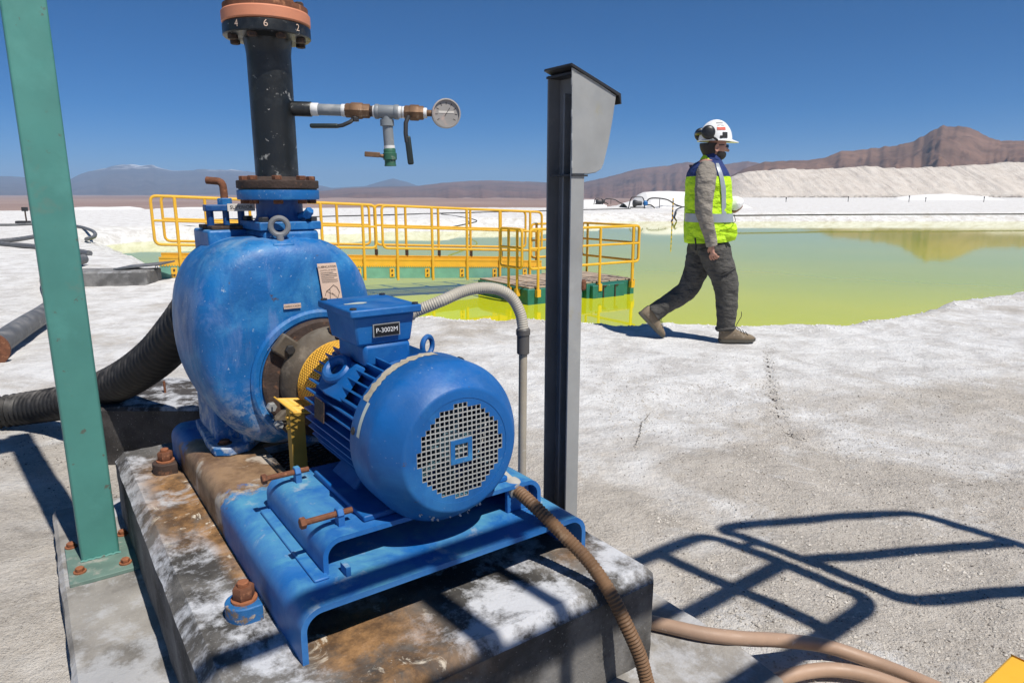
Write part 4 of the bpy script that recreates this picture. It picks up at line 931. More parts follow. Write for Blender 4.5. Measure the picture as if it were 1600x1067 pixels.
rf = MB().prism([(r0.y, r0.z), (r1.y, r1.z), (rr1.y, rr1.z), (rr1.y + .004, rr1.z), (r1.y + nv.y * .006 + .004, r1.z + nv.z * .006), (r0.y + nv.y * .006, r0.z + nv.z * .006)], (PA + .006 - FD - .004, 0, 0), (0, 1, 0), (0, 0, 1), (1, 0, 0), FD + .006)
obj('hood', rf, 'steel_dark', sp); obj('top_cap', MB().b2((PA - FD - .003, PB - .002, ztop - .008), (PA + .003, PB + FW, ztop - .002)), 'steel_dark', sp)
for k, py in enumerate((128, 178, 215, 258)):
    P = on_a(893, py, PA + .003); wb = MB().tube([P + Vector((.001, .001, -.008)), P + Vector((.002, .0, 0)), P + Vector((.001, .001, .010))], .0028, 7)
    obj('weld', wb, 'mesh_galv', hs)
tr = on_a(893, 272, PA); obj('housing_tray', MB().b2((PA - .09, tr.y, tr.z - .006), (PA + .004, tr.y + .055, tr.z - .001)), 'steel_dark', sp)
lk = on_a(911, 285, PA - .05); obj('latch', MB().b2((PA - .06, PB + FW, lk.z - .03), (PA - .04, PB + FW + .006, lk.z + .02)), 'rust', sp)
kn = on_a(909, 446, PA); obj('cable_clip', MB().box((PA - .01, PB + FW + .006, kn.z), (.03, .016, .03)), 'rust', sp, bevel=.005)
# ---------------------------------------------------------------- conduit, hoses
ca, cb = .662, .425
fx = [(.575, .13, .951)] + [on_b(px, py, b_) for px, py, b_ in ((690, 470, .20), (722, 456, .26), (752, 450, .315), (780, 453, .365), (800, 466, .40), (813, 490, .42))] + [Vector((ca, cb, on_b(818, 515, cb).z))]
def ribbed(path, r, pitch, depth, n=14):
    P = resample(smooth_path(path, 14), pitch / 4); return MB().tube(P, [r - depth * (0, .5, 1, .5)[i % 4] for i in range(len(P))], n)
fc_ = thing('flexible_conduit', 'pale grey ribbed flexible conduit arching from terminal box to standing tube', 'conduit', (.575, .13, .95), 's')
obj('ribbed_tube', ribbed(fx, .0158, .0062, .0011), 'flex_grey', fc_)
zc0, zc1 = on_b(818, 515, cb).z, on_b(818, 553, cb).z
rc_ = thing('conduit_tube', 'tan upright conduit tube with dark coupling beside the motor', 'conduit', (ca, cb, .37), 's')
obj('tube', MB().cyl((ca - .004, cb, .36), (ca, cb, zc1 + .02), .0115, 18), 'conduit_tan', rc_)
obj('coupling', MB().lathe((ca, cb, zc1), (0, 0, 1), [(.015, 0), (.0172, .002), (.0172, zc0 - zc1 - .016), (.0195, zc0 - zc1 - .014), (.0195, zc0 - zc1), (.0165, zc0 - zc1 + .004)], 20), 'coupling_grey', rc_)
bh = [Vector((.862, .262, .535)), on_a(838, 793, .93), on_a(880, 835, 1.0), on_a(920, 877, 1.07), on_a(953, 925, 1.135), on_a(978, 975, 1.175), on_a(1000, 1025, 1.20), on_a(1014, 1075, 1.215)]
bh[-1].z = min(bh[-1].z, .2); q0 = bh[-1]; bh += [q0 + Vector((.02, .012, -.035)), Vector((q0.x + .07, q0.y + .04, .150)), Vector((q0.x + .20, q0.y + .02, .147))]
bhs = thing('brown_hose', 'ribbed brown flexible hose drooping over the corner of the concrete block', 'hose', (.862, .262, .53), 's')
obj('ribbed_tube', ribbed(bh, .0170, .0085, .0022), 'hose_brown', bhs)
d_ = (bh[1] - bh[0]).normalized()
obj('hose_fitting', MB().lathe(bh[0] - d_ * .03, d_, [(.017, -.05), (.017, 0), (.022, .001), (.024, .012), (.022, .030), (.0185, .031)], 20), 'fitting_white', bhs)
def hose_px(name, label, pts, r, mat, z, group=None, n=12, cat='hose'):
    P = smooth_path([at_z(x, y, zz if zz is not None else z) for x, y, zz in pts], 10); b0 = P[0].copy(); b0.z -= r
    t_ = obj(name, MB().tube(P, r, n), mat, base=b0, smooth=60); return tag(t_, label, cat, group)
def gz(x, y): return float(ground_z(np.array([x]), np.array([y]))[0][0])
hose_px('rubber_hose', 'pinkish tan rubber hose running straight from the concrete block corner', [(1000, 968, .150), (1040, 977, .150), (1100, 990, .149), (1160, 997, .14), (1220, 1000, .10), (1290, 1009, .05), (1360, 1032, .025), (1430, 1060, .022), (1500, 1092, .022), (1600, 1145, .022)], .0185, 'hose_pink', .02)
hose_px('rubber_hose', 'pinkish tan rubber hose bent in an arch on the gravel', [(1120, 1150, .022), (1175, 1085, .025), (1225, 1058, .03), (1285, 1046, .032), (1340, 1051, .028), (1400, 1070, .024), (1470, 1100, .022), (1560, 1150, .022)], .0185, 'hose_pink', .02)
# big corrugated suction hose
S0 = W(-.33, -.06, .88)
sh = [S0, W(-.42, -.10, .90), at_y(338, 432, 2.53), at_y(312, 474, 2.60), at_y(280, 518, 2.70), at_y(240, 561, 2.86), at_y(186, 597, 3.08), at_y(115, 625, 3.36), at_z(40, 638, .12), at_z(-40, 648, .10), at_z(-150, 660, .10)]
so_ = thing('suction_hose', 'thick black corrugated suction hose sagging from the pump to the ground', 'hose', (sh[-2].x, sh[-2].y, 0))
obj('corrugated_tube', ribbed(sh, .090, .040, .014, 28), 'rubber_hose', so_, smooth=80)
P1, P2 = at_y(105, 622, 3.37), at_z(45, 637, .12)
# left grey pipe
gpp = thing('grey_pipe', 'weathered grey plastic pipe with rusty flange lying behind the green post', 'pipe', at_z(0, 548, 0))
gpts = [at_z(-16, 547, .11), at_z(34, 512, .11), at_z(72, 488, .11), at_z(90, 470, .11), at_z(78, 449, .11), at_z(75, 432, .11), at_z(95, 416, .11), at_z(130, 405, .11)]
obj('pipe', MB().tube(smooth_path(gpts, 8), .088, 24), 'grey_hose', gpp, smooth=60)
d_ = (gpts[0] - gpts[1]).normalized()
obj('end_flange', MB().lathe(gpts[0], d_, [(.13, -.015), (.13, .015), (.1, .02)], 28), 'rust', gpp)
for i, (pts, r, lab) in enumerate((([(-30, 352, None), (20, 351.5, None), (50, 350.5, None), (90, 351, None), (122, 354, None), (140, 359, None), (148, 364, None), (147, 370, None), (135, 374, None)], .055, 'thin grey hose looping beside the pond corner'),
                                  ([(-40, 381, None), (0, 377, None), (28, 374, None), (52, 370, None), (80, 364, None), (110, 360, None)], .06, 'grey hose curving up to the small metering post'),
                                  ([(-30, 379, None), (10, 382, None), (40, 384, None), (70, 387, None), (110, 391, None), (140, 396, None)], .06, 'grey hose curving down behind the green post'))):
    hose_px('grey_hose', lab, pts, r, 'grey_hose', .05, 'thin hoses on the salt by the pond', 8)
mp = thing('metering_post', 'small post with dark box where the thin hoses meet', 'post', at_z(42, 350, 0))
B_ = at_z(42, 350, 0); T_ = at_y(39, 330, B_.y)
obj('pole', MB().cyl(B_, T_, .03, 8), 'rust_dark', mp); obj('dark_box', MB().box(T_ + Vector((0, 0, .08)), (.22, .12, .17)), 'steel_dark', mp, bevel=.01)
obj('ground_fitting', MB().box(B_ + Vector((-.15, 0, .06)), (.55, .25, .14)), 'steel_dark', mp, bevel=.03)
# dark kerb behind the pump
K0 = at_y(110, 640, 3.02); K1 = at_y(330, 618, 3.02)
o = slab('concrete_kerb', (-2.08, 3.02, -.10), (-.2, 3.55, .285), 'concrete_dark', .015, .08, .016, 14, 'w'); tag(o, 'dark stained concrete kerb with salt-white top behind the pump', 'concrete kerb')
st_ = at_z(258, 612, .29); o = obj('rebar_stub', MB().cyl((st_.x, st_.y, .27), (st_.x, st_.y, .345), .006, 8), 'rust', base=(st_.x, st_.y, .285)); tag(o, 'short rusty rod sticking out of the dark kerb', 'rod')
# ---------------------------------------------------------------- yellow kerb beam, lower right corner
YB = at_z(1579, 1022, .19); xe = EB.copy()
yb = thing('yellow_beam', 'yellow painted steel beam lying at the right edge beside the gravel', 'beam', (YB.x, YB.y, 0))
m_ = MB()
for s0 in (0,):
    A = YB - Vector((0, 0, .19)); e = -EB; n_ = EA
    vs = [A, A + n_ * .09, A + n_ * .09 + e * 1.2, A + e * 1.2]; m_.add([v + Vector((0, 0, -.02)) for v in vs] + [v + Vector((0, 0, .19)) for v in vs], [(0, 1, 2, 3), (4, 7, 6, 5), (0, 4, 5, 1), (1, 5, 6, 2), (2, 6, 7, 3), (3, 7, 4, 0)])
obj('beam_body', m_, 'yellow_paint', yb, bevel=.006); obj('end_plate', MB().add([v + EB * .003 for v in (YB, YB + EA * .09, YB + EA * .09 - Vector((0, 0, .2)), YB - Vector((0, 0, .2)))], [(0, 1, 2, 3)]), 'yellow_paint', yb)
# ---------------------------------------------------------------- guard rails behind the camera (their shadows fall into view)
TS = math.tan(SUN_EL); SH = Vector((sd.x, sd.y, 0)).normalized()
def up_sun(px, py, a_r=None, t_=None, z=0):
    g_ = at_z(px, py, z)
    if a_r is not None: t_ = (a_r - sk(g_).x) / (SH.dot(EA))
    return g_ + SH * t_ + Vector((0, 0, t_ * TS))
gr_ = thing('guard_rail', 'yellow tubular guard rail on tall posts beside the pump, throwing loop shadows', 'guard rail', W(2.45, .4, 0))
AR = 2.45; TT_ = up_sun(1100, 835, AR); bR = sk(TT_).y; zt = TT_.z; zl = up_sun(1372, 938, AR).z; zm = (zt + zl) / 2
rr_ = .029
loop = fillet([W(AR, -1.6, zt), W(AR, bR, zt), W(AR, bR, zl), W(AR, -1.6, zl)], .10, 6)
obj('rail_loop', MB().tube(loop, rr_, 12), 'yellow_paint', gr_); obj('mid_rail', MB().tube([W(AR, -1.6, zm), W(AR, bR, zm)], rr_, 12), 'yellow_paint', gr_)
bL = sk(up_sun(1080, 893, AR)).y
obj('post', MB().tube([W(AR, bL, zl), W(AR, bL, zt)], rr_, 12), 'yellow_paint', gr_)
for b_, r in ((.36, .020), (.17, .034)): obj('post', MB().tube([W(AR, b_, -.05), W(AR, b_, zt)], r, 12), 'yellow_paint', gr_)
g2 = thing('guard_rail', 'yellow tubular guard rail panel out over the gravel, throwing the far loop shadow', 'guard rail', W(2.45, 1.5, 0))
A_ = up_sun(1120, 824, AR); dirR = (at_z(1420, 800, 0) - at_z(1120, 824, 0)); dirR.z = 0; dirR.normalize()
L1 = .84; lowz = zl - .1; B0 = Vector((A_.x, A_.y, 0))
P = lambda s_, z: B0 + dirR * s_ + Vector((0, 0, z))
pB = 0.86
obj('rail_loop', MB().tube(fillet([P(L1 + 1.2, lowz), P(0, lowz), P(0, A_.z), P(L1, A_.z), P(L1, lowz)], .09, 6), rr_, 12), 'yellow_paint', g2)
obj('mid_rail', MB().tube([P(0, (A_.z + lowz) / 2), P(L1, (A_.z + lowz) / 2)], rr_, 12), 'yellow_paint', g2)
obj('post', MB().tube([P(L1 + .066, -.05), P(L1 + .066, lowz + .2)], rr_, 12), 'yellow_paint', g2)
obj('bracket', MB().tube([P(0, A_.z - .25), W(AR, bR, A_.z - .25)], .02, 8), 'yellow_paint', g2)
# ---------------------------------------------------------------- concrete sill at the gangway foot
o = slab('concrete_sill', (-6.3, 9.42, -.1), (-5.12, 9.98, .2), 'concrete_grey', .02, .1, .02, 17, 'w', poly=[(-6.3, 9.25), (-5.12, 9.52), (-5.16, 10.05), (-6.35, 9.88)])
tag(o, 'grey concrete sill at the shore end of the yellow gangway', 'concrete sill')
mt = MB(); V = [(-5.62, 9.62, .225), (-5.05, 9.82, .27), (-5.0, 10.15, .29), (-5.6, 10.05, .235)]; mt.add([Vector(v) for v in V] + [Vector(v) + Vector((0, 0, -.02)) for v in V], [(0, 1, 2, 3), (7, 6, 5, 4), (0, 4, 5, 1), (1, 5, 6, 2), (2, 6, 7, 3), (3, 7, 4, 0)])
o = obj('rubber_flap', mt, 'grey_hose', base=(-5.4, 9.8, .2)); tag(o, 'stiff dark rubber flap lying from the sill onto the gangway', 'rubber flap')
# ---------------------------------------------------------------- gangway
GA = Vector((-5.04, 10.3, -.02)); GB = Vector((-.24, 12.5, -.27)); GD = (GB - GA); GL = GD.length; GD.normalize(); GN = Vector((-GD.y, GD.x, 0)).normalized()
def gpt(s_, w_=0., h=0.): return GA + GD * s_ + GN * w_ + Vector((0, 0, h))
def s_of_px(px):
    lo, hi = -1., 8.
    for _ in range(40):
        m = (lo + hi) / 2; p_ = gpt(m, 0, .5); z = p_.y * _c - (p_.z - CAMH) * _s
        if 800 + FPX * p_.x / z < px: lo = m
        else: hi = m
    return lo
gw = thing('gangway', 'yellow-railed gangway with green side beams crossing to the floating platform', 'gangway', gpt(0))
SA, SB = s_of_px(246), s_of_px(846); WD = .85
for w_ in (0, WD):
    bm_ = MB(); A, B = gpt(SA, w_, .02), gpt(SB, w_, .02)
    for (o0, o1, h0_, h1_) in ((-.012, .012, 0, .2), (.012, .06, 0, .012), (.012, .06, .188, .2)):
        vs = [p_ + GN * o_ + Vector((0, 0, h)) for p_ in (A, B) for o_, h in ((o0, h0_), (o1, h0_), (o1, h1_), (o0, h1_))]
        bm_.add(vs, [(0, 1, 2, 3), (7, 6, 5, 4), (0, 4, 5, 1), (1, 5, 6, 2), (2, 6, 7, 3), (3, 7, 4, 0)])
    obj('side_beam', bm_, 'green_beam', gw)
    tb_ = MB()
    for (o0, o1, h0_, h1_) in ((-.010, -.002, .262, .325), (-.016, .004, .225, .262), (-.016, .004, .325, .345)):
        vs = [p_ + GN * (o_ + (0.0 if w_ == 0 else 0)) + Vector((0, 0, h - .02)) for p_ in (A, B) for o_, h in ((o0, h0_), (o1, h0_), (o1, h1_), (o0, h1_))]
        tb_.add(vs, [(0, 1, 2, 3), (7, 6, 5, 4), (0, 4, 5, 1), (1, 5, 6, 2), (2, 6, 7, 3), (3, 7, 4, 0)])
    obj('toe_board', tb_, 'yellow_paint', gw)
gt = MB(); ns = 170
for i in range(ns + 1):
    s_ = SA + (SB - SA) * i / ns; A, B = gpt(s_, -.02, .232), gpt(s_, WD, .232); d_ = GD * .010
    gt.add([A - d_, A + d_, B + d_, B - d_, A - d_ - Vector((0, 0, .025)), A + d_ - Vector((0, 0, .025)), B + d_ - Vector((0, 0, .025)), B - d_ - Vector((0, 0, .025))], [(0, 1, 2, 3), (7, 6, 5, 4), (0, 4, 5, 1), (1, 5, 6, 2), (2, 6, 7, 3), (3, 7, 4, 0)])
o = obj('grating', gt, 'yellow_paint', gw, smooth=0); o['kind'] = 'stuff'
NEAR = [280, 356, 431, 504, 568, 620, 675, 729, 780, 827]
PAN = [(s_of_px(243), s_of_px(588)), (s_of_px(598), s_of_px(845))]
RT, RM, RL = 1.235, .88, .53
post0 = None
for w_, dS, zb_ in ((-.03, 0, -.01), (WD + .03, .42, .25)):
    for (s0, s1) in PAN:
        s0_, s1_ = s0 + (dS * .25 if w_ > 0 else 0), s1 + (dS * .25 if w_ > 0 else 0)
        obj('rail_loop', MB().tube(fillet([gpt((s0_ + s1_) / 2, w_, RT), gpt(s0_, w_, RT), gpt(s0_, w_, RL), gpt(s1_, w_, RL), gpt(s1_, w_, RT), gpt((s0_ + s1_) / 2, w_, RT)], .09, 5), .022, 10), 'yellow_paint', gw)
        obj('mid_rail', MB().tube([gpt(s0_, w_, RM), gpt(s1_, w_, RM)], .019, 10), 'yellow_paint', gw)
    for px in NEAR:
        s_ = s_of_px(px) + (dS if w_ > 0 else 0)
        if s_ > SB: continue
        po = obj('post', MB().cyl(gpt(s_, w_, zb_), gpt(s_, w_, RT), .024, 10), 'yellow_paint', gw)
        if w_ < 0:
            A = gpt(s_ - .10, 0, .115); br_ = obj('bracket', MB().box(A - GN * .016, (.085, .012, .15), Matrix.Rotation(math.atan2(GD.y, GD.x), 3, 'Z')), 'yellow_paint', gw)
            for dz in (-.038, .038): obj('bolt', MB().hexn(A - GN * .022 + Vector((0, 0, dz)), -GN, .016, .012), 'rust_dark', br_)
        else:
            obj('foot_clamp', MB().box(gpt(s_, w_ - .03, .40), (.05, .05, .10)), 'rust_dark', po)
# gangway shore hinge and chain
hg = MB().box(gpt(SA - .10, .1, .13), (.20, .12, .06), Matrix.Rotation(math.atan2(GD.y, GD.x), 3, 'Z'))
obj('shore_hinge', hg, 'rust_dark', gw)
for k in range(7): obj('chain_link', MB().torus(gpt(SA - .04, -.03, .20 - .032 * k), (1, 0, 0) if k % 2 else (0, 1, 0), .018, .005, 10, 5), 'steel_dark', gw)
# ---------------------------------------------------------------- floating platform
N0 = at_z(825, 477, ZW); PR = Vector((.827, .562, 0)).normalized(); PL = Vector((-.562, .827, 0)).normalized(); LR, LL = 2.36, 1.55; ZD = -.215
pf = thing('floating_platform', 'green floating pontoon platform with plank deck and yellow railings', 'pontoon', (N0.x, N0.y, ZW))
def ppt(r, l, z): return Vector((N0.x, N0.y, z)) + PR * r + PL * l
def pbox(r0, r1, l0, l1, z0, z1):
    vs = [ppt(r, l, z) for z in (z0, z1) for r, l in ((r0, l0), (r1, l0), (r1, l1), (r0, l1))]
    return MB().add(vs, [(0, 3, 2, 1), (4, 5, 6, 7), (0, 1, 5, 4), (1, 2, 6, 5), (2, 3, 7, 6), (3, 0, 4, 7)])
obj('float', pbox(0, .62, 0, LL, ZW - .2, ZD - .03), 'green_pontoon', pf, bevel=.015)
obj('float', pbox(.62, 1.25, .12, LL, ZW - .2, ZD - .035), 'green_pontoon', pf, bevel=.015)
obj('float', pbox(1.25, LR, .02, LL, ZW - .2, ZD - .03), 'green_pontoon', pf, bevel=.015)
obj('fender_block', pbox(1.32, 2.05, -.06, .02, ZW - .05, ZD - .06), 'green_pontoon', pf, bevel=.012)
for r in (1.55, 1.82): obj('cleat', MB().cyl(ppt(r, -.07, ZW - .05), ppt(r, -.07, ZD - .07), .012, 8).cyl(ppt(r, -.07, ZD - .08), ppt(r + .07, -.07, ZD - .08), .012, 8), 'rust_dark', pf)
npl = 12
for i in range(npl):
    r0 = .02 + (LR - .04) * i / npl; obj('plank', pbox(r0 + .01, r0 + (LR - .04) / npl - .015, .02, LL - .02, ZD - .028, ZD + random.uniform(-.004, .006)), 'wood_deck', pf, bevel=.004)
rh, rm, rl = .92, .62, .30
def prail(c0, c1, posts, ends=True):
    A, B = c0, c1; up_ = lambda p_, h: p_ + Vector((0, 0, h))
    obj('rail_loop', MB().tube(fillet([up_(A.lerp(B, .5), rh), up_(A, rh), up_(A, rl), up_(B, rl), up_(B, rh), up_(A.lerp(B, .5), rh)], .07, 5), .022, 10), 'yellow_paint', pf)
    obj('mid_rail', MB().tube([up_(A, rm), up_(B, rm)], .019, 10), 'yellow_paint', pf)
    for f_ in posts:
        p_ = A.lerp(B, f_); po = obj('post', MB().cyl(up_(p_, -.16), up_(p_, rh), .024, 10), 'yellow_paint', pf)
        obj('post_socket', MB().box(up_(p_, -.10), (.07, .07, .12), Matrix.Rotation(math.atan2(PR.y, PR.x), 3, 'Z')), 'yellow_paint', po)
prail(ppt(0.0, -.04, ZD), ppt(LR + .02, -.04, ZD), (.07, .36, .62, .94))
prail(ppt(-.05, .10, ZD), ppt(-.05, .72, ZD), (.22, .62))
prail(ppt(LR + .05, .0, ZD), ppt(LR + .05, LL, ZD), (.08, .9))
prail(ppt(1.2, LL + .03, ZD), ppt(LR, LL + .03, ZD), (.1, .9))
obj('landing_ramp', MB().add([gpt(SB - .02, .1, .20), gpt(SB - .02, WD - .1, .20), gpt(SB + .5, WD - .1, .09), gpt(SB + .5, .1, .09)], [(0, 1, 2, 3)]), 'rust_dark', pf)
obj('roller', MB().cyl(gpt(SB - .15, .1, -.02), gpt(SB - .15, WD - .1, -.02), .07, 14), 'steel_dark', pf)
# ================================================================ walking man (faces +X, camera sees his right side)
YP = 5.89
gzp = gz(1.95, YP)
pe = thing('person', 'man walking in white hard hat, yellow-green safety vest and grey trousers', 'person', (1.68, YP, gzp))
def pp(px, py, dy=0.): p_ = at_y(px, py, YP); return Vector((p_.x, YP + dy, p_.z + gzp + .017))
def rings_along(path, rad, n=20, wr=0., seed=0, flat=None):
    P = [Vector(p) for p in path]; out = []; m = len(P)
    for i, p in enumerate(P):
        d = (P[min(i + 1, m - 1)] - P[max(i - 1, 0)]).normalized(); y = Vector((0, 1, 0)); x = y.cross(d).normalized(); y = d.cross(x).normalized()
        rx, ry = rad[i] if isinstance(rad[i], tuple) else (rad[i], rad[i]); ring = []
        for k in range(n):
            t_ = 2 * math.pi * k / n
            f_ = 1 + wr * (float(fbm(np.array([math.cos(t_) * 1.3 + seed]), np.array([i * .33 + seed * 3.1 + math.sin(t_ + .6) * 1.5]), 3, seed)[0]) - .5) * 2
            ring.append(p + x * (math.cos(t_) * rx * f_) + y * (math.sin(t_) * ry * f_))
        out.append(ring)
    return out
def dense(pts, rads, n=6):
    P = smooth_path(pts, n); m = len(pts); R = []
    for i in range(len(P)):
        f_ = i / n; k = min(int(f_), m - 2); u = f_ - k
        a, b_ = rads[k], rads[k + 1]; a = a if isinstance(a, tuple) else (a, a); b_ = b_ if isinstance(b_, tuple) else (b_, b_)
        R.append((a[0] + (b_[0] - a[0]) * u, a[1] + (b_[1] - a[1]) * u))
    return P, R
# body: one continuous skinned surface
sv, se, sr = [], [], []
def node(p, r, par=None):
    sv.append(Vector(p)); sr.append(r if isinstance(r, tuple) else (r, r))
    if par is not None: se.append((par, len(sv) - 1))
    return len(sv) - 1
pel = node(pp(1106, 372), (.13, .12)); bel = node(pp(1106, 340), (.125, .12), pel); che = node(pp(1105, 300), (.13, .15), bel); upc = node(pp(1104, 270), (.10, .12), che)
nec = node(pp(1110, 254), .062, upc); ne2 = node(pp(1114, 246), .060, nec)
hd1 = node(pp(1118, 239), (.082, .070), ne2); hd2 = node(pp(1119, 229), (.094, .077), hd1); hd3 = node(pp(1117, 216), (.088, .075), hd2)
no = node(pp(1136.5, 236.5), (.014, .012), hd2); no2 = node(pp(1139.5, 238.5), (.012, .013), no)
def hand(wr_, dirv, palm_n, curl, par, scale=1.):
    d = Vector(dirv).normalized(); n_ = Vector(palm_n).normalized(); s_ = d.cross(n_).normalized()
    p1 = node(wr_ + d * .045, (.026, .018), par); k0 = node(wr_ + d * .085, (.030, .016), p1)
    for i, (o_, L) in enumerate(((-.030, .068), (-.010, .078), (.010, .074), (.028, .058))):
        b_ = node(wr_ + d * .092 + s_ * o_, .0095, k0); a1 = curl * (.55 + .1 * i); q = wr_ + d * .092 + s_ * o_; v = d
        for j, f_ in enumerate((.42, .32, .26)):
            v = (d * math.cos(a1 * (j + 1)) + n_ * math.sin(a1 * (j + 1))); q = q + v * (L * f_); b_ = node(q, .0088 - .0006 * j, b_)
    t0 = node(wr_ + d * .038 - s_ * .034 + n_ * .012, .012, p1); t1 = node(wr_ + d * .066 - s_ * .044 + n_ * .026, .0105, t0); node(wr_ + d * .09 - s_ * .036 + n_ * .034, .0090, t1)
# right arm (near the camera)
rs = node(pp(1096, 267, -.17), .062, upc); re = node(pp(1087, 328, -.235), .046, rs); rw = node(pp(1100, 381, -.215), (.029, .024), re)
hand(pp(1100, 381, -.215), (.22, 0, -1), (.6, .75, .15), .75, rw)
ls = node(pp(1098, 267, .17), .062, upc); le = node(pp(1104, 322, .22), .046, ls); lw = node(pp(1134, 333, .06), (.028, .024), le)
hand(pp(1134, 333, .06), (1, -.35, .05), (-.1, -.2, 1), .55, lw)
# legs: right leg forward, left leg trailing
h1_ = node(pp(1110, 388, -.09), .095, pel); k1 = node(pp(1129, 447, -.09), .066, h1_); a1_ = node(pp(1130, 510, -.08), .046, k1); f1 = node(pp(1150, 526, -.08), (.042, .036), a1_); node(pp(1166, 529, -.08), .026, f1)
h2_ = node(pp(1102, 388, .09), .095, pel); k2 = node(pp(1083, 449, .09), .066, h2_); a2_ = node(pp(1027, 489, .09), .046, k2); f2 = node(pp(1026, 510, .09), (.04, .034), a2_); node(pp(1034, 522, .09), .026, f2)
me = bpy.data.meshes.new('body'); og = ORG[pe.name]; me.from_pydata([tuple(v - og) for v in sv], se, []); me.update()
bo_ = bpy.data.objects.new('body', me); COL.objects.link(bo_); bo_.parent = pe; ORG[bo_.name] = og; me.materials.append(M['skin'])
bo_.modifiers.new('skin', 'SKIN').use_smooth_shade = True
if not me.skin_vertices: me.skin_vertices.new() if hasattr(me.skin_vertices, 'new') else None
for i, r in enumerate(sr): me.skin_vertices[0].data[i].radius = r
me.skin_vertices[0].data[0].use_root = True
m_ = bo_.modifiers.new('sub', 'SUBSURF'); m_.levels = 2; m_.render_levels = 2
# trousers
def leg(name, pts, rads, seed):
    P, R = dense(pts, rads, 9); return MB().loft(rings_along(P, R, 30, .085, seed))
tr_ = MB(); P, R = dense([pp(1106, 362), pp(1106, 374), pp(1107, 388), pp(1107, 397)], [(.155, .165), (.158, .175), (.150, .172), (.11, .15)], 4); tr_.loft(rings_along(P, R, 26, .05, 1))
obj('trousers_seat', tr_, 'trousers', pe, smooth=80)
l1 = obj('trouser_leg', leg('l', [pp(1109, 383, -.085), pp(1116, 405, -.09), pp(1126, 432, -.09), pp(1130, 455, -.09), pp(1131, 480, -.085), pp(1130, 500, -.08), pp(1129, 514, -.08)], [(.135, .105), (.132, .108), (.112, .098), (.100, .09), (.090, .082), (.078, .075), (.074, .072)], 5), 'trousers', pe, smooth=80)
obj('trouser_leg', leg('l', [pp(1102, 385, .085), pp(1097, 410, .09), pp(1089, 434, .09), pp(1078, 456, .09), pp(1060, 470, .09), pp(1044, 480, .09), pp(1024, 494, .09)], [(.130, .105), (.118, .105), (.102, .096), (.092, .09), (.084, .082), (.078, .078), (.078, .078)], 8), 'trousers', pe, smooth=80)
obj('cuff_fold', MB().tube([pp(1129, 511, -.08) + Vector((.076 * math.cos(x), .073 * math.sin(x), .006 * math.sin(3 * x) + .012 * math.cos(x))) for x in np.linspace(0, 2 * math.pi, 24)[:-1]], .012, 8, closed=True), 'trousers', pe)
pk = MB(); A = [pp(1121, 428, -.192), pp(1143, 412, -.165)]
obj('pocket_trim', MB().tube([pp(1117, 428.5, -.19), pp(1128, 423, -.198), pp(1138, 418, -.165)], .008, 6), 'trim_black', l1)
obj('side_strap', MB().tube([pp(1079, 372, -.15), pp(1080, 380, -.15), pp(1080, 391, -.14)], .008, 6), 'trim_black', pe)
obj('side_strap', MB().tube([pp(1122, 374, -.165), pp(1125, 385, -.165), pp(1127, 396, -.155)], .009, 6), 'trim_black', pe)
# boots
def boot(X, name):
    prof_ = [(-.145, .020, .085, .030), (-.140, .012, .115, .040), (-.10, .008, .150, .046), (-.045, .007, .150, .046), (0, .008, .115, .046), (.05, .010, .088, .049), (.10, .012, .075, .050), (.135, .018, .062, .044), (.155, .028, .050, .030)]
    rg = []
    for x, z0, z1, w_ in prof_:
        rg.append([X @ Vector((x, w_ * math.copysign(abs(math.cos(t_)) ** .7, math.cos(t_)), (z0 + z1) / 2 + (z1 - z0) / 2 * math.copysign(abs(math.sin(t_)) ** .7, math.sin(t_)))) for t_ in np.linspace(0, 2 * math.pi, 18, endpoint=False)])
    b_ = obj('boot', MB().loft(rg), 'boot', pe, smooth=70)
    sl_ = []
    for x, w_, z0 in ((-.150, .030, .004), (-.12, .046, 0), (-.05, .046, 0), (.02, .046, .001), (.09, .054, .001), (.135, .048, .006), (.163, .028, .018)):
        sl_.append([X @ Vector((x, -w_, z0)), X @ Vector((x, w_, z0)), X @ Vector((x, w_, z0 + .026)), X @ Vector((x, -w_, z0 + .026))])
    obj('sole', MB().loft(sl_), 'boot_sole', b_, bevel=.004)
    lc = MB()
    for i in range(5):
        x = .085 - .027 * i; z = .082 + .0135 * i + (.008 if i > 2 else 0); lc.tube([X @ Vector((x, -.045, z - .012)), X @ Vector((x - .01, -.012, z + .010)), X @ Vector((x + .004, .03, z + .004))], .0035, 5)
    obj('laces', lc, 'trim_black', b_)
    return b_
fg = gzp
bt1 = boot(Matrix.Translation(Vector((pp(1146, 530).x - .005, YP - .08, fg))), 'f')
tc = pp(1038, 526, .09); Rm = Matrix.Rotation(math.radians(46), 4, 'Y')
boot(Matrix.Translation(Vector((tc.x - .03, tc.y, gz(tc.x, tc.y) + .022))) @ Rm @ Matrix.Translation(Vector((-.125, 0, 0))), 'r')
obj('loose_lace', MB().tube(smooth_path([pp(1145, 507, -.09), pp(1149, 500, -.09), pp(1153, 493, -.09), pp(1153, 486, -.09)], 4), .003, 5), 'trim_black', bt1)
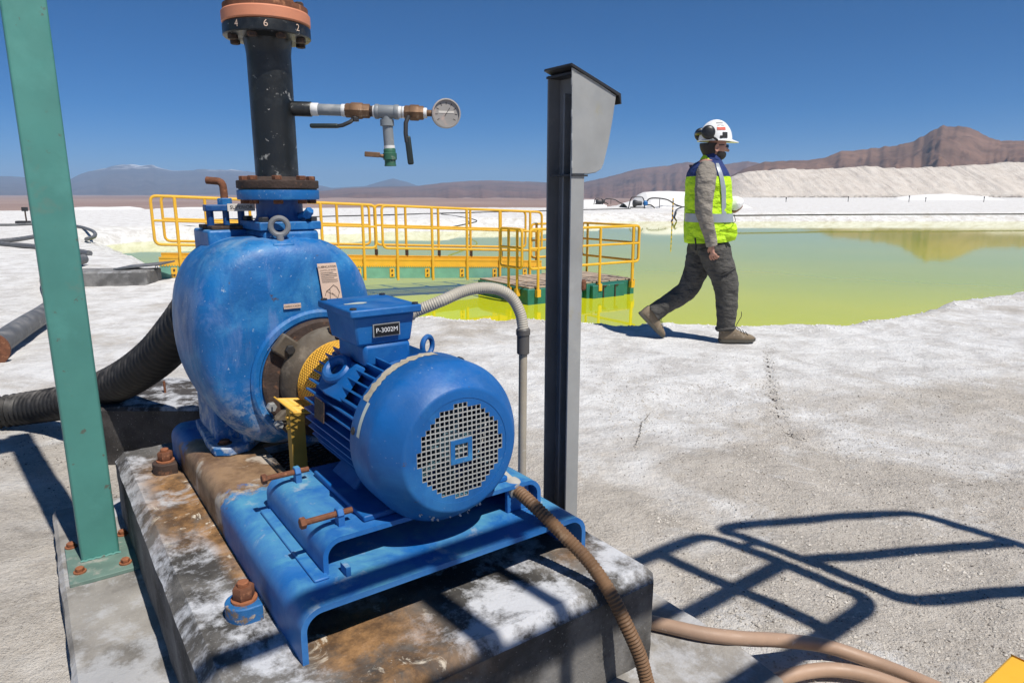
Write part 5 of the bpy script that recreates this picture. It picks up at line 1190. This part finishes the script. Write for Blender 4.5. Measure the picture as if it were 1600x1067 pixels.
# vest: lofted horizontally, z by pixel row
VR = [(379, 1105.5, 34, .205), (372, 1106, 35.5, .208), (360, 1106.5, 36, .208), (345, 1106, 35, .204), (330, 1106, 34, .202), (312, 1106.5, 34, .205), (295, 1106.5, 33.5, .208), (282, 1106, 32, .205), (272, 1105.5, 29, .195), (264, 1105.5, 25, .170), (257, 1108, 19, .125), (252, 1110, 15.5, .095)]
def vring(py, off=0., n=40, wr=.03):
    ks = [r[0] for r in VR][::-1]; c_ = np.interp(py, ks, [r[1] for r in VR][::-1]); hx = np.interp(py, ks, [r[2] for r in VR][::-1]) * .00553; hy = np.interp(py, ks, [r[3] for r in VR][::-1])
    C = pp(c_, py); out = []
    for k in range(n): out.append(vpt(C, hx + off, hy + off, 2 * math.pi * k / n, py, wr))
    return out
def vpt(C, hx, hy, t_, py, wr=.03):
    e = 2.4; c_, s_ = math.cos(t_), math.sin(t_)
    f_ = 1 + wr * (float(fbm(np.array([t_ * 1.7 + 3]), np.array([py * .07]), 3, 44)[0]) - .5) * 2
    return C + Vector((math.copysign(abs(c_) ** (2 / e), c_) * hx * f_, math.copysign(abs(s_) ** (2 / e), s_) * hy * f_, .012 * math.cos(t_ * 1.0) * (1 if py > 370 else 0)))
rows = np.arange(379, 274, -3.0)
ve = obj('safety_vest', MB().loft([vring(py) for py in rows] + [vring(273)]), 'hi_vis', pe, smooth=80)
obj('vest_yoke', MB().loft([vring(py, .001) for py in np.arange(278, 252, -2.2)]), 'vest_navy', ve, smooth=80)
def vpatch(t0, t1, y0, y1, off, mat, nx=6, ny=10, slant=0., name='reflective_strip'):
    ks = [r[0] for r in VR][::-1]; vs = []; fs = []
    for j in range(ny + 1):
        py = y0 + (y1 - y0) * j / ny; c_ = np.interp(py, ks, [r[1] for r in VR][::-1]); hx = np.interp(py, ks, [r[2] for r in VR][::-1]) * .00553 + off; hy = np.interp(py, ks, [r[3] for r in VR][::-1]) + off
        for i in range(nx + 1): vs.append(vpt(pp(c_, py), hx, hy, math.radians(t0 + (t1 - t0) * i / nx + slant * j / ny), py))
    for j in range(ny):
        for i in range(nx): k = j * (nx + 1) + i; fs.append((k, k + 1, k + nx + 2, k + nx + 1))
    return obj(name, MB().add(vs, fs), mat, ve, smooth=80)
vpatch(180, 375, 348, 335, .006, 'reflective', 30, 2)
vpatch(-76, -64, 336, 258, .006, 'reflective', 3, 26, -8)
vpatch(76, 64, 336, 258, .006, 'reflective', 3, 26, 8)
# pocket pouch
pkc = pp(1128, 361, -.13); pk_ = MB(); rg = []
for i, (z_, s_) in enumerate(((-.085, .55), (-.075, .9), (-.03, 1.05), (.02, 1.0), (.055, .9), (.07, .6))):
    rg.append([pkc + Vector((math.copysign(abs(math.cos(t_)) ** .6, math.cos(t_)) * .082 * s_, math.copysign(abs(math.sin(t_)) ** .6, math.sin(t_)) * .085 * s_ + .02, z_)) for t_ in np.linspace(0, 2 * math.pi, 20, endpoint=False)])
obj('pocket', MB().loft(rg), 'hi_vis', ve, smooth=80)
obj('pocket_cord', MB().tube(smooth_path([pp(1118, 350, -.23), pp(1130, 349, -.22), pp(1137, 346, -.2), pp(1142, 336, -.08)], 5), .003, 5), 'trim_black', ve)
obj('collar', MB().loft([[pp(1112 - .0 * k, 259 - 1.0 * k) + Vector((math.cos(t_) * (.098 - .004 * k), math.sin(t_) * (.092 - .003 * k), -.045 * math.cos(t_))) for t_ in np.linspace(0, 2 * math.pi, 26, endpoint=False)] for k in range(0, 8)]), 'hi_vis', ve, smooth=80)
obj('neck_gaiter', MB().loft([[pp(1112.5 + .4 * k, 256 - 1.6 * k) + Vector((math.cos(t_) * (.086 - .003 * k), math.sin(t_) * (.083 - .002 * k), -.042 * math.cos(t_))) for t_ in np.linspace(0, 2 * math.pi, 24, endpoint=False)] for k in range(0, 8)]), 'vest_navy', pe, smooth=80)
# sleeves
P, R = dense([pp(1099, 263, -.13), pp(1094, 274, -.185), pp(1090, 298, -.225), pp(1087, 325, -.24), pp(1092, 350, -.235), pp(1098, 368, -.22), pp(1101, 383, -.215)], [(.070, .055), (.084, .064), (.081, .064), (.070, .059), (.059, .052), (.051, .047), (.046, .043)], 7)
obj('sleeve', MB().loft(rings_along(P, R, 24, .09, 12)), 'sleeve', pe, smooth=80)
P, R = dense([pp(1101, 263, .13), pp(1098, 274, .185), pp(1100, 300, .21), pp(1105, 325, .21), pp(1118, 333, .14), pp(1131, 333, .08)], [.065, .075, .072, .064, .052, .045], 7)
obj('sleeve', MB().loft(rings_along(P, R, 24, .09, 15)), 'sleeve', pe, smooth=80)
# head dressing
HC = pp(1117.5, 222); 
def dome(C, rx, ry, rz, n=36, m=12, z0=0.):
    rg = []
    for j in range(m):
        a = math.radians(z0 + (89 - z0) * j / (m - 1)); rg.append([C + Vector((math.cos(t_) * math.cos(a) ** .8 * rx, math.sin(t_) * math.cos(a) ** .8 * ry, math.sin(a) * rz)) for t_ in np.linspace(0, 2 * math.pi, n, endpoint=False)])
    return MB().loft(rg)
he = obj('hard_hat', dome(HC, .137, .115, .152), 'helmet_white', pe, smooth=60)
rim = []
for k in range(40):
    t_ = 2 * math.pi * k / 40; ext = .012 + .045 * max(0, math.cos(t_)) ** 3; rim.append((math.cos(t_) * (.137 + ext), math.sin(t_) * (.115 + .012), -.012 * max(0, math.cos(t_)) ** 2))
b_ = MB(); inn = [(math.cos(2 * math.pi * k / 40) * .134, math.sin(2 * math.pi * k / 40) * .112, .004) for k in range(40)]
b_.loft([[HC + Vector(p) + Vector((0, 0, .004)) for p in inn], [HC + Vector(p) for p in rim], [HC + Vector(p) + Vector((0, 0, -.006)) for p in rim], [HC + Vector((p[0], p[1], -.006)) for p in inn]], cap=False)
obj('brim', b_, 'helmet_white', he, smooth=60)
obj('ridge', MB().tube([HC + Vector((.125 * math.cos(math.radians(a)), 0, .006 + .149 * math.sin(math.radians(a)))) for a in range(20, 161, 10)], .014, 8), 'helmet_white', he, smooth=70)
def hpatch(x0, x1, y0, y1, mat, name='sticker', nx=5):
    vs = []; fs = []
    for j in range(4):
        for i in range(nx + 1):
            x = (x0 + (x1 - x0) * i / nx - 1117.5) * .00553; z = (222 - (y0 + (y1 - y0) * j / 3)) * .00553; a = math.asin(min(.98, z / .152)); cr_ = math.cos(a) ** .8
            yy = -.115 * cr_ * math.sqrt(max(.02, 1 - (x / (.137 * cr_)) ** 2)) - .003; vs.append(HC + Vector((x, yy, z)))
    for j in range(3):
        for i in range(nx): k = j * (nx + 1) + i; fs.append((k, k + 1, k + nx + 2, k + nx + 1))
    return obj(name, MB().add(vs, fs), mat, he, smooth=70)
hpatch(1114, 1124.5, 198.0, 197.1, 'print_dark', 'printed_line'); hpatch(1115, 1125, 201.4, 200.6, 'print_dark', 'printed_line')
hpatch(1114, 1127, 208, 203.5, 'print_red', 'red_sticker')
hpatch(1122, 1130, 219.5, 211, 'trim_black', 'dark_emblem'); hpatch(1118, 1122, 220, 216, 'trim_black', 'dark_emblem')
for dy in (-1, 1):
    C = pp(1101, 211, .128 * dy - .005); mu = obj('ear_muff', MB().lathe(C + Vector((0, -.035 * dy, 0)), (-.12, dy, .1), [(.030, -.005), (.050, 0), (.056, .012), (.054, .030), (.044, .042), (.026, .047), (.002, .048)], 24), 'black_plastic', he, smooth=60)
    obj('muff_arm', MB().tube([C + Vector((.0, -.02 * dy, -.02)), C + Vector((.05, -.01 * dy, -.045)), C + Vector((.075, -.012 * dy, -.062))], .009, 7), 'black_plastic', mu)
C = pp(1094, 210, 0); obj('head_strap', MB().tube([C + Vector((.02, -.12, .0)), C + Vector((-.012, -.06, 0)), C + Vector((-.018, 0, 0)), C + Vector((-.012, .06, 0)), C + Vector((.02, .12, 0))], .018, 8), 'black_plastic', he)
# hair at the nape, beard, glasses, ear
obj('hair', MB().loft([[pp(1113, 226 + 3.4 * k) + Vector((math.cos(t_) * .090 * s_ - .012, math.sin(t_) * .081 * s_, 0)) for t_ in np.linspace(math.radians(72), math.radians(288), 18)] for k, s_ in enumerate((1.02, 1.03, 1.0, .95, .86, .76, .7))], cap=False), 'hair', pe, smooth=80)
bd = []
for k, (py, cx, rx, ry) in enumerate(((241.5, 1118, .083, .074), (244, 1118.5, .084, .0735), (247, 1118.5, .080, .069), (250, 1118, .070, .058), (252, 1117.5, .055, .044), (253.5, 1117, .03, .025))):
    t0 = math.radians(88 if k == 0 else 96); bd.append([pp(cx, py) + Vector((math.cos(t_) * rx, math.sin(t_) * ry, (.012 * abs(math.sin(t_)) if k < 2 else 0))) for t_ in np.linspace(-t0, t0, 22)])
obj('beard', MB().loft(bd, cap=False), 'hair', pe, smooth=80)
obj('sunglasses', MB().loft([[pp(1119.5, py) + Vector((math.cos(t_) * .1, math.sin(t_) * .083, 0)) for t_ in np.linspace(-1.05, 1.05, 18)] for py in (228.5, 231, 233)], cap=False).tube([pp(1121, 229.5) + Vector((math.cos(1.25) * .101, -.086, 0)), pp(1113, 230, -.086)], .004, 6), 'lens_dark', pe, smooth=80)
E_ = pp(1115.5, 234, -.083); obj('ear', MB().loft([[E_ + Vector((math.cos(t_) * .019 * s_, o_, math.sin(t_) * .032 * s_)) for t_ in np.linspace(0, 2 * math.pi, 14, endpoint=False)] for s_, o_ in ((.7, .012), (1, -.004), (.95, -.013), (.55, -.011), (.2, -.006))]), 'skin', pe, smooth=80)
# crumpled white paper in the left hand
PC = pp(1148, 320, -.01); rn = random.Random(4); b = bmesh.new(); bmesh.ops.create_icosphere(b, subdivisions=3, radius=1)
for v in b.verts:
    n_ = float(fbm(np.array([v.co.x * 2.1 + 5]), np.array([v.co.y * 2.1 + v.co.z * 1.7]), 3, 77)[0]); k = .82 + .42 * n_
    v.co = Vector((v.co.x * .066 * k, v.co.y * .052 * k, v.co.z * .056 * k))
me = bpy.data.meshes.new('paper_bundle'); b.to_mesh(me); b.free(); me.materials.append(M['paper_white']); o = bpy.data.objects.new('paper_bundle', me); COL.objects.link(o); o.location = PC; ORG[o.name] = PC
tag(o, 'crumpled white paper bundle held in the walking man\'s hand', 'paper')
# ================================================================ far shore equipment
def farset(px, py, lab, s=1., blue=True):
    B = at_z(px, py, 0); t_ = thing('pump_set', lab, 'pump', (B.x, B.y, 0)); u = lambda x, z, y=0: B + Vector((x * s, y, z * s))
    obj('pump_body', MB().lathe(u(-.2, .45), (1, 0, 0), [(.1, -.2), (.28, -.15), (.32, 0), (.22, .25), (.2, .6), (.1, .65)], 14), 'steel_dark', t_)
    obj('frame', MB().tube(fillet([u(-.75, 0), u(-.6, .75), u(-.45, 1.0), u(.45, 1.0), u(.6, .75), u(.7, 0)], .1), .05, 6).tube([u(-.6, .1), u(.7, .1)], .06, 6), 'steel_dark', t_)
    obj('valve', MB().lathe(u(.75, .25), (0, 0, 1), [(.1, 0), (.22, .1), (.22, .3), (.08, .45)], 12), 'blue_cast' if blue else 'steel_dark', t_)
    obj('delivery_hose', MB().tube(smooth_path([u(.8, .5), u(1.1, .85), u(1.8, .9), u(2.7, .75), u(3.4, .35), u(4.2, .08)], 6), .06, 8).tube([u(2.0, .05), u(2.0, .85)], .03, 6), 'rubber_hose', t_)
    obj('intake_hose', MB().tube(smooth_path([u(.7, .3), u(1.2, .3), u(1.6, .05)], 5), .06, 8), 'rubber_hose', t_)
    return t_
farset(995, 326, 'dark diesel pump set with blue valve on the far salt bank', 1.0)
farset(935, 320, 'small dark pump set farther along the salt bank', .75, False)
B = at_z(1039, 324, 0); t_ = thing('marker_post', 'thin dark marker post beside the far pump set', 'post', B); obj('pole', MB().cyl(B, B + Vector((0, 0, 1.3)), .035, 7), 'steel_dark', t_); obj('marker_head', MB().box(B + Vector((0, 0, 1.35)), (.14, .08, .22)), 'steel_dark', t_)
def bank_pipe(lab, pts, r, mat='rubber_hose'):
    P = smooth_path([at_z(x, y, .02) for x, y in pts], 6); o = obj('bank_pipe', MB().tube(P, r, 7), mat, base=P[0]); tag(o, lab, 'pipe')
bank_pipe('long thin dark pipe along the far bank behind the gangway', [(240, 346), (330, 344), (420, 341.5), (520, 338.5), (600, 336.5), (700, 333.5), (800, 331), (900, 328.5), (985, 326.5)], .05)
bank_pipe('long dark pipe crossing the bank below the beige heap', [(1075, 337.5), (1200, 336.5), (1330, 335.5), (1480, 335), (1640, 334.5)], .04)
bank_pipe('thin dark cable crossing the far bank left of the steel post', [(690, 335), (720, 339), (745, 345), (725, 351), (700, 356)], .025)
B = at_z(1050, 352, ZW); gzz = B.copy(); t_ = thing('depth_staff', 'yellow and black depth gauge staff standing at the far shore', 'gauge staff', (B.x, B.y, ZW - .5))
for k in range(14): obj('band', MB().cyl(B + Vector((0, 0, -.3 + .13 * k)), B + Vector((0, 0, -.17 + .13 * k)), .035, 7), 'yellow_paint' if k % 2 else 'trim_black', t_)
o = hose_px('bank_hose', 'small black hose looping down the far bank beside the depth staff', [(1080, 323, .3), (1066, 324, .25), (1057, 328, .15), (1056, 334, 0), (1054, 340, -.2), (1057, 345, -.45)], .05, 'rubber_hose', 0, None, 7)
# posts along the foot of the long heap and rubble there
for i, px in enumerate((1228, 1325, 1420, 1446, 1537)):
    B = at_z(px, 316 - (.5 if i % 2 else 0), 0); o = obj('marker_stake', MB().lathe(B, (0, 0, 1), [(.05, -.1), (.05, .5 + .15 * (i % 3)), (.09, .5 + .15 * (i % 3)), (.09, .72 + .15 * (i % 3))], 6), 'steel_dark', base=B); tag(o, 'thin dark stake along the foot of the long beige heap', 'stake', 'stakes below the heap')
# ================================================================ loose grit, crack crumbs and stones (uncountable)
rng = np.random.default_rng(5)
def stones(name, pts, sizes, mat, lab=None):
    """low stones as squashed octahedra with jitter, one mesh"""
    n = len(pts); base = np.array([(1, 0, 0), (-1, 0, 0), (0, 1, 0), (0, -1, 0), (0, 0, 1), (0, 0, -1)], float)
    F = np.array([(0, 2, 4), (2, 1, 4), (1, 3, 4), (3, 0, 4), (2, 0, 5), (1, 2, 5), (3, 1, 5), (0, 3, 5)])
    V = base[None] * rng.uniform(.6, 1.25, (n, 6, 3)) * sizes[:, None, None] * np.array([1, 1, .62]); a = rng.uniform(0, 6.28, n); c_, s_ = np.cos(a)[:, None], np.sin(a)[:, None]
    V = np.stack([V[..., 0] * c_ - V[..., 1] * s_, V[..., 0] * s_ + V[..., 1] * c_, V[..., 2]], -1) + pts[:, None, :]
    me = bpy.data.meshes.new(name); FF = (F[None] + (np.arange(n) * 6)[:, None, None]).reshape(-1, 3); me.from_pydata(V.reshape(-1, 3).tolist(), [], FF.tolist()); me.update(); me.materials.append(M[mat])
    o = bpy.data.objects.new(name, me); COL.objects.link(o); ORG[o.name] = Vector((0, 0, 0)); o['kind'] = 'stuff'; return o
def with_z(x, y, sz): return np.stack([x, y, ground_z(x, y)[0] + sz * .15], -1)
simple('grit_light', (.60, .56, .50), .95, var=.35, scale=3); simple('grit_dark', (.16, .135, .115), .95, var=.4, scale=3)
n = 15000; x = rng.uniform(.55, 3.9, n); y = 1.2 + (rng.uniform(0, 1, n) ** 1.7) * 3.4; dn = fbm(x * 1.3, y * 1.3, 3, 61) + .25 * sstep(3.2, 1.6, y); k = dn > .50; x, y = x[k], y[k]; sz = rng.uniform(.0022, .0062, len(x)) * rng.choice([1, 1, 1, 1.6], len(x))
stones('gravel', with_z(x, y, sz), sz, 'grit_light')
n = 5200; x = rng.uniform(.5, 4.2, n); y = 1.2 + (rng.uniform(0, 1, n) ** 1.6) * 4.0; dn = fbm(x * 1.5, y * 1.5, 3, 71); k = dn > .46; x, y = x[k], y[k]; sz = rng.uniform(.0018, .0050, len(x)); stones('gravel', with_z(x, y, sz), sz, 'grit_dark')
n = 2600; x = rng.uniform(-2.9, -1.2, n); y = rng.uniform(1.4, 3.6, n); k = fbm(x * 1.7, y * 1.7, 3, 81) > .52; x, y = x[k], y[k]; sz = rng.uniform(.002, .006, len(x)); stones('gravel', with_z(x, y, sz), sz, 'grit_dark')
# the crack: a jagged dark sliver following the ground
rc = random.Random(11)
for L, wd, nm in ((CRACK, .0048, 'ground_crack'), (CRACK2, .0018, 'ground_crack')):
    pl_ = resample(smooth_path(L, 10), .014); vs = []; fs = []
    for i, p_ in enumerate(pl_):
        f_ = math.sin(math.pi * i / (len(pl_) - 1)) ** .5; w_ = wd * f_ * rc.choice((.45, .7, 1., 1.5)); j = rc.uniform(-.006, .006); x0, x1 = p_.x + j - w_, p_.x + j + w_ + .001
        zz = max(gz(x0, p_.y), gz(x1, p_.y)) + .004; vs += [(x0, p_.y, zz), (x1, p_.y, zz)]
    fs = [(2 * i, 2 * i + 1, 2 * i + 3, 2 * i + 2) for i in range(len(pl_) - 1)]
    o = obj(nm, MB().add(vs, fs), 'crack_dark', base=(0, 0, 0), smooth=0, fix=False); tag(o, kind='structure')
# crumbs along the crack and the ragged shore lip
cx_, cy_, cs_ = [], [], []
for L, m, sp_ in ((CRACK, 420, .03), (CRACK2, 60, .015)):
    for i in range(m):
        k = rng.integers(0, len(L) - 1); u = rng.uniform(); p_ = L[k].lerp(L[k + 1], float(u)); cx_.append(p_.x + rng.normal(0, sp_)); cy_.append(p_.y + rng.normal(0, sp_ * 1.2)); cs_.append(rng.uniform(.002, .008))
for i in range(420): cx_.append(rng.normal(2.75, .55)); cy_.append(rng.normal(3.9, .45)); cs_.append(rng.uniform(.002, .007))
cx_, cy_, cs_ = map(np.array, (cx_, cy_, cs_)); stones('crack_rubble', with_z(cx_, cy_, cs_), cs_, 'grit_light')
cx_, cy_, cs_ = [], [], []
for i in range(1500):
    k = rng.integers(4, 13); u = rng.uniform(); ax_, ay_ = POND[k]; bx_, by_ = POND[k + 1]; x, y = ax_ + (bx_ - ax_) * u, ay_ + (by_ - ay_) * u
    cx_.append(x + rng.normal(0, .10)); cy_.append(y - .12 + rng.normal(0, .10)); cs_.append(abs(rng.normal(0, .006)) + .003)
cx_, cy_, cs_ = map(np.array, (cx_, cy_, cs_)); stones('shore_rubble', with_z(cx_, cy_, cs_), cs_, 'salt_white')
